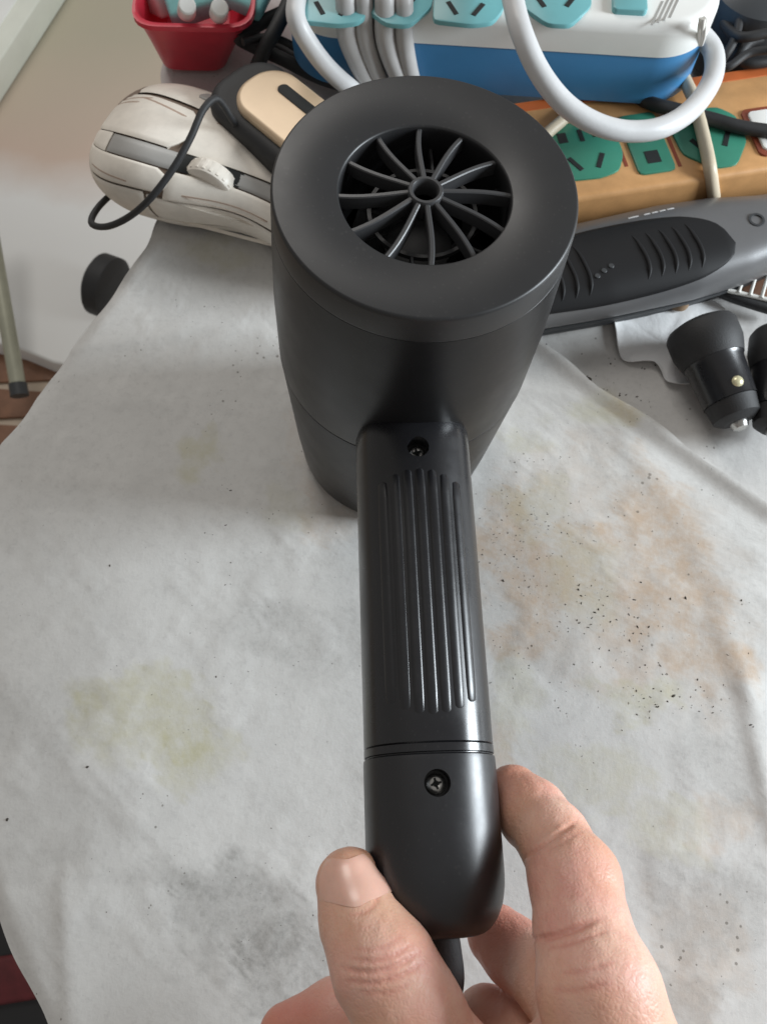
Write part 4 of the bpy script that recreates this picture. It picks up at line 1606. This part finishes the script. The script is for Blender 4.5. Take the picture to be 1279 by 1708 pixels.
sol = ts.modifiers.new('thickness', 'SOLIDIFY')
sol.thickness = .0003
tag(ts, 'torn scrap of white tissue lying under the car charger', 'tissue')

# wire rack on a brown board at the right edge, black cord in front of it
ra = at(1195, 478, 6)
rk = thing('wire_rack', 'white wire rack at the right edge behind the car charger', 'rack', (0, 0, 0))
P0, P1, P2, P3 = at(1195, 480, 9), at(1300, 505, 9), at(1300, 440, 9), at(1240, 445, 9)
tube('rim_wire', [P0, P1], 1.0, 'wire', rk, 10, 2, False)
tube('rim_wire', [P0, P3, P2], 1.0, 'wire', rk, 10, 2, False)
for k in range(6):
    x = 1212 + 19 * k
    t = k / 5
    tube('cross_wire', [at(x, 484 + 4.4 * k, 9.8), at(x + 16, 440, 9.8)], .75, 'wire', rk, 8, 2, False)
bo = np.array([at(1195, 486, 2)[:2], at(1320, 515, 2)[:2], at(1320, 420, 2)[:2], at(1235, 425, 2)[:2]])
tag(slab('brown_board', bo, .5, 4, 'brown', None, .5, 2), 'brown board under the white wire rack', 'board')
tag(tube('black_cable', [at(1130, 465, 3), at(1180, 478, 5), at(1230, 498, 6), at(1300, 520, 6)], 2.6, 'black_rough', None), 'black cord between the wire rack and the car charger', 'cord')
nut = at(1130, 504, 3)
lathe('wooden_bead', [(0, 4), (3.5, 4), (4.4, 3), (4.8, 0), (0, 0)], mat('brown_cap', lin(128, 104, 78), .5, var=.2), None, 28, frame_xy(nut, (1, 0, 0)))
tag(bpy.data.objects['wooden_bead'], 'small brown bead lying below the hair clipper', 'bead')

# ------------------------------------------------------------------ beyond the desk's left edge, down on the floor
def board_mat():
    m = bpy.data.materials.new('white_to_tan_board')
    m.use_nodes = True
    N, L = m.node_tree.nodes, m.node_tree.links
    p = N['Principled BSDF']
    p.inputs['Roughness'].default_value = 0.5
    tc = N.new('ShaderNodeTexCoord')
    sp = N.new('ShaderNodeSeparateXYZ')
    L.new(tc.outputs['Object'], sp.inputs[0])
    nz = N.new('ShaderNodeTexNoise')
    nz.inputs['Scale'].default_value = 6
    nz.inputs['Detail'].default_value = 5
    L.new(tc.outputs['Object'], nz.inputs['Vector'])
    ad_ = N.new('ShaderNodeMath')
    ad_.operation = 'MULTIPLY_ADD'
    ad_.inputs[1].default_value = 0.16
    L.new(nz.outputs['Fac'], ad_.inputs[0])
    L.new(sp.outputs['Y'], ad_.inputs[2])
    cr_ = N.new('ShaderNodeValToRGB')
    mr = N.new('ShaderNodeMapRange')
    mr.inputs['From Min'].default_value = 0.30
    mr.inputs['From Max'].default_value = 1.10
    L.new(ad_.outputs[0], mr.inputs['Value'])
    L.new(mr.outputs['Result'], cr_.inputs['Fac'])
    e = cr_.color_ramp.elements  # colour runs from white at the near end to tan far off
    YA = (at(100, 350, FZ + 30)[1] * MM + .08 - .30) / .80
    YB = (at(100, 250, FZ + 30)[1] * MM + .08 - .30) / .80
    YC = (at(100, 60, FZ + 30)[1] * MM + .08 - .30) / .80
    e[0].position, e[0].color = YA, lin(232, 232, 230)
    e[1].position, e[1].color = YB, lin(206, 184, 168)
    k = e.new(min(YC, 1.0))
    k.color = lin(184, 176, 156)
    L.new(cr_.outputs['Color'], p.inputs['Base Color'])
    return m


M_board = board_mat()
wb_ = [at(-60, 560, FZ + 30), at(30, 580, FZ + 30), at(88, 604, FZ + 30), at(260, 640, FZ + 30), at(460, 300, FZ + 30), at(400, -120, FZ + 30), at(-60, -120, FZ + 30)]
tag(slab('white_board', np.array(wb_)[:, :2], FZ + 1, FZ + 30, M_board, None, 4, 3), 'pale board with a tan far end on the floor left of the desk', 'board')
# caster with fork
cp = at(172, 474, FZ + 70)
cst = thing('caster', 'dark round caster half hidden by the cloth edge', 'caster', (cp[0], cp[1], FZ + 30))
f = frame_xy((0, 0, 38), (0, 0, 1), (.85, -.35, .1))
lathe('wheel', [(0, -12), (22, -12), (30, -9), (33, -3), (33, 3), (30, 9), (22, 12), (0, 12)], 'clip_dark', cst, 56, f)
lathe('hood', [(35.5, -5), (35.5, 13), (31, 16), (18, 18), (0, 18.5), (0, 15), (30, 13), (33.4, 11), (33.6, -5)], 'black_rough', cst, 56, f)
# grey metal leg
l0, l1 = at(-30, 300, FZ + 130), at(30, 640, FZ + 60)
lg = thing('metal_leg', 'grey metal leg standing at the left edge of the photo', 'leg')
tube('tube', [l0, l1], 8.5, 'floor_leg', lg, 20, 2, False)
l2 = l1 + (l1 - l0) / np.linalg.norm(l1 - l0) * 14
tube('rubber_foot', [l1, l2], [9.5, 10], 'clip_dark', lg, 20, 2, False)
# skirting slats / brown floor boards below the white board
for k, (a, b) in enumerate((((-60, 585), (-60, 640)), ((-60, 645), (-60, 700)), ((-60, 705), (-60, 790)))):
    q = [at(-60, a[1], FZ + 4), at(-60, b[1], FZ + 4), at(150, b[1] - 10 - 30 * 0, FZ + 4), at(150, a[1] + 14, FZ + 4)]
    o = slab('floor_board', np.array(q)[:, :2], FZ + .5, FZ + 4 + k, 'brown', fl, 1.0, 2)
# white carton at top left
k0 = at(-5, 100, FZ + 72)
k1 = at(66, -8, FZ + 72)
k0[2] = 0
dv = k1 - k0
dv[2] = 0
dv /= np.linalg.norm(dv)
f = frame_xy(k0 - dv * 60, dv)
bx = thing('carton', 'white flat carton lying in the top left corner', 'carton')
slab('box', [(0, 0), (420, 0), (420, 260), (0, 260)], FZ + 31, FZ + 66, 'box_white', bx, 2, 2, f)
slab('lid', [(-4, -4), (424, -4), (424, 264), (-4, 264)], FZ + 50, FZ + 72, 'box_white', bx, 3, 3, f)
slab('lid_panel', [(16, 24), (404, 24), (404, 240), (16, 240)], FZ + 71, FZ + 74, 'strip_white', bx, 1.5, 2, f)
# bag at the bottom left
q = at(10, 1650, FZ + 120)
bg = thing('floor_bag', 'black bag with a dull red band on the floor, bottom left', 'bag', (q[0], q[1], FZ))


def blobbag(name, r, zs, m, parent, seed):
    rr = np.random.default_rng(seed)
    V, F = [], []
    n = 40
    ph = rr.uniform(0, 6.28, 6)
    for z, s in zs:
        for i in range(n):
            a = 2 * math.pi * i / n
            w = 1 + .05 * math.sin(3 * a + ph[0] + z * .03) + .04 * math.sin(7 * a + ph[1] - z * .05)
            V.append((r * s * w * math.cos(a), r * s * w * math.sin(a), z))
    k = len(zs)
    for i in range(k - 1):
        for j in range(n):
            F.append((i * n + j, i * n + (j + 1) % n, (i + 1) * n + (j + 1) % n, (i + 1) * n + j))
    F.append(list(range(n))[::-1])
    F.append([(k - 1) * n + j for j in range(n)])
    return mesh(name, V, F, m, parent, True, 60)


blobbag('sack', 170, [(2, .85), (30, 1), (80, 1.0), (108, .9), (118, .7), (122, .3)], 'bag_black', bg, 3)
c1, c2 = at(-40, 1648, FZ + 128), at(75, 1628, FZ + 128)
rbox('band', (120, 34, 10), 4, 'bag_red', bg, (6, 8, 124), (0, 0, .15))
rbox('tag', (90, 22, 6), 2, 'bag_tan', bg, (20, 62, 121), (0, 0, .1))
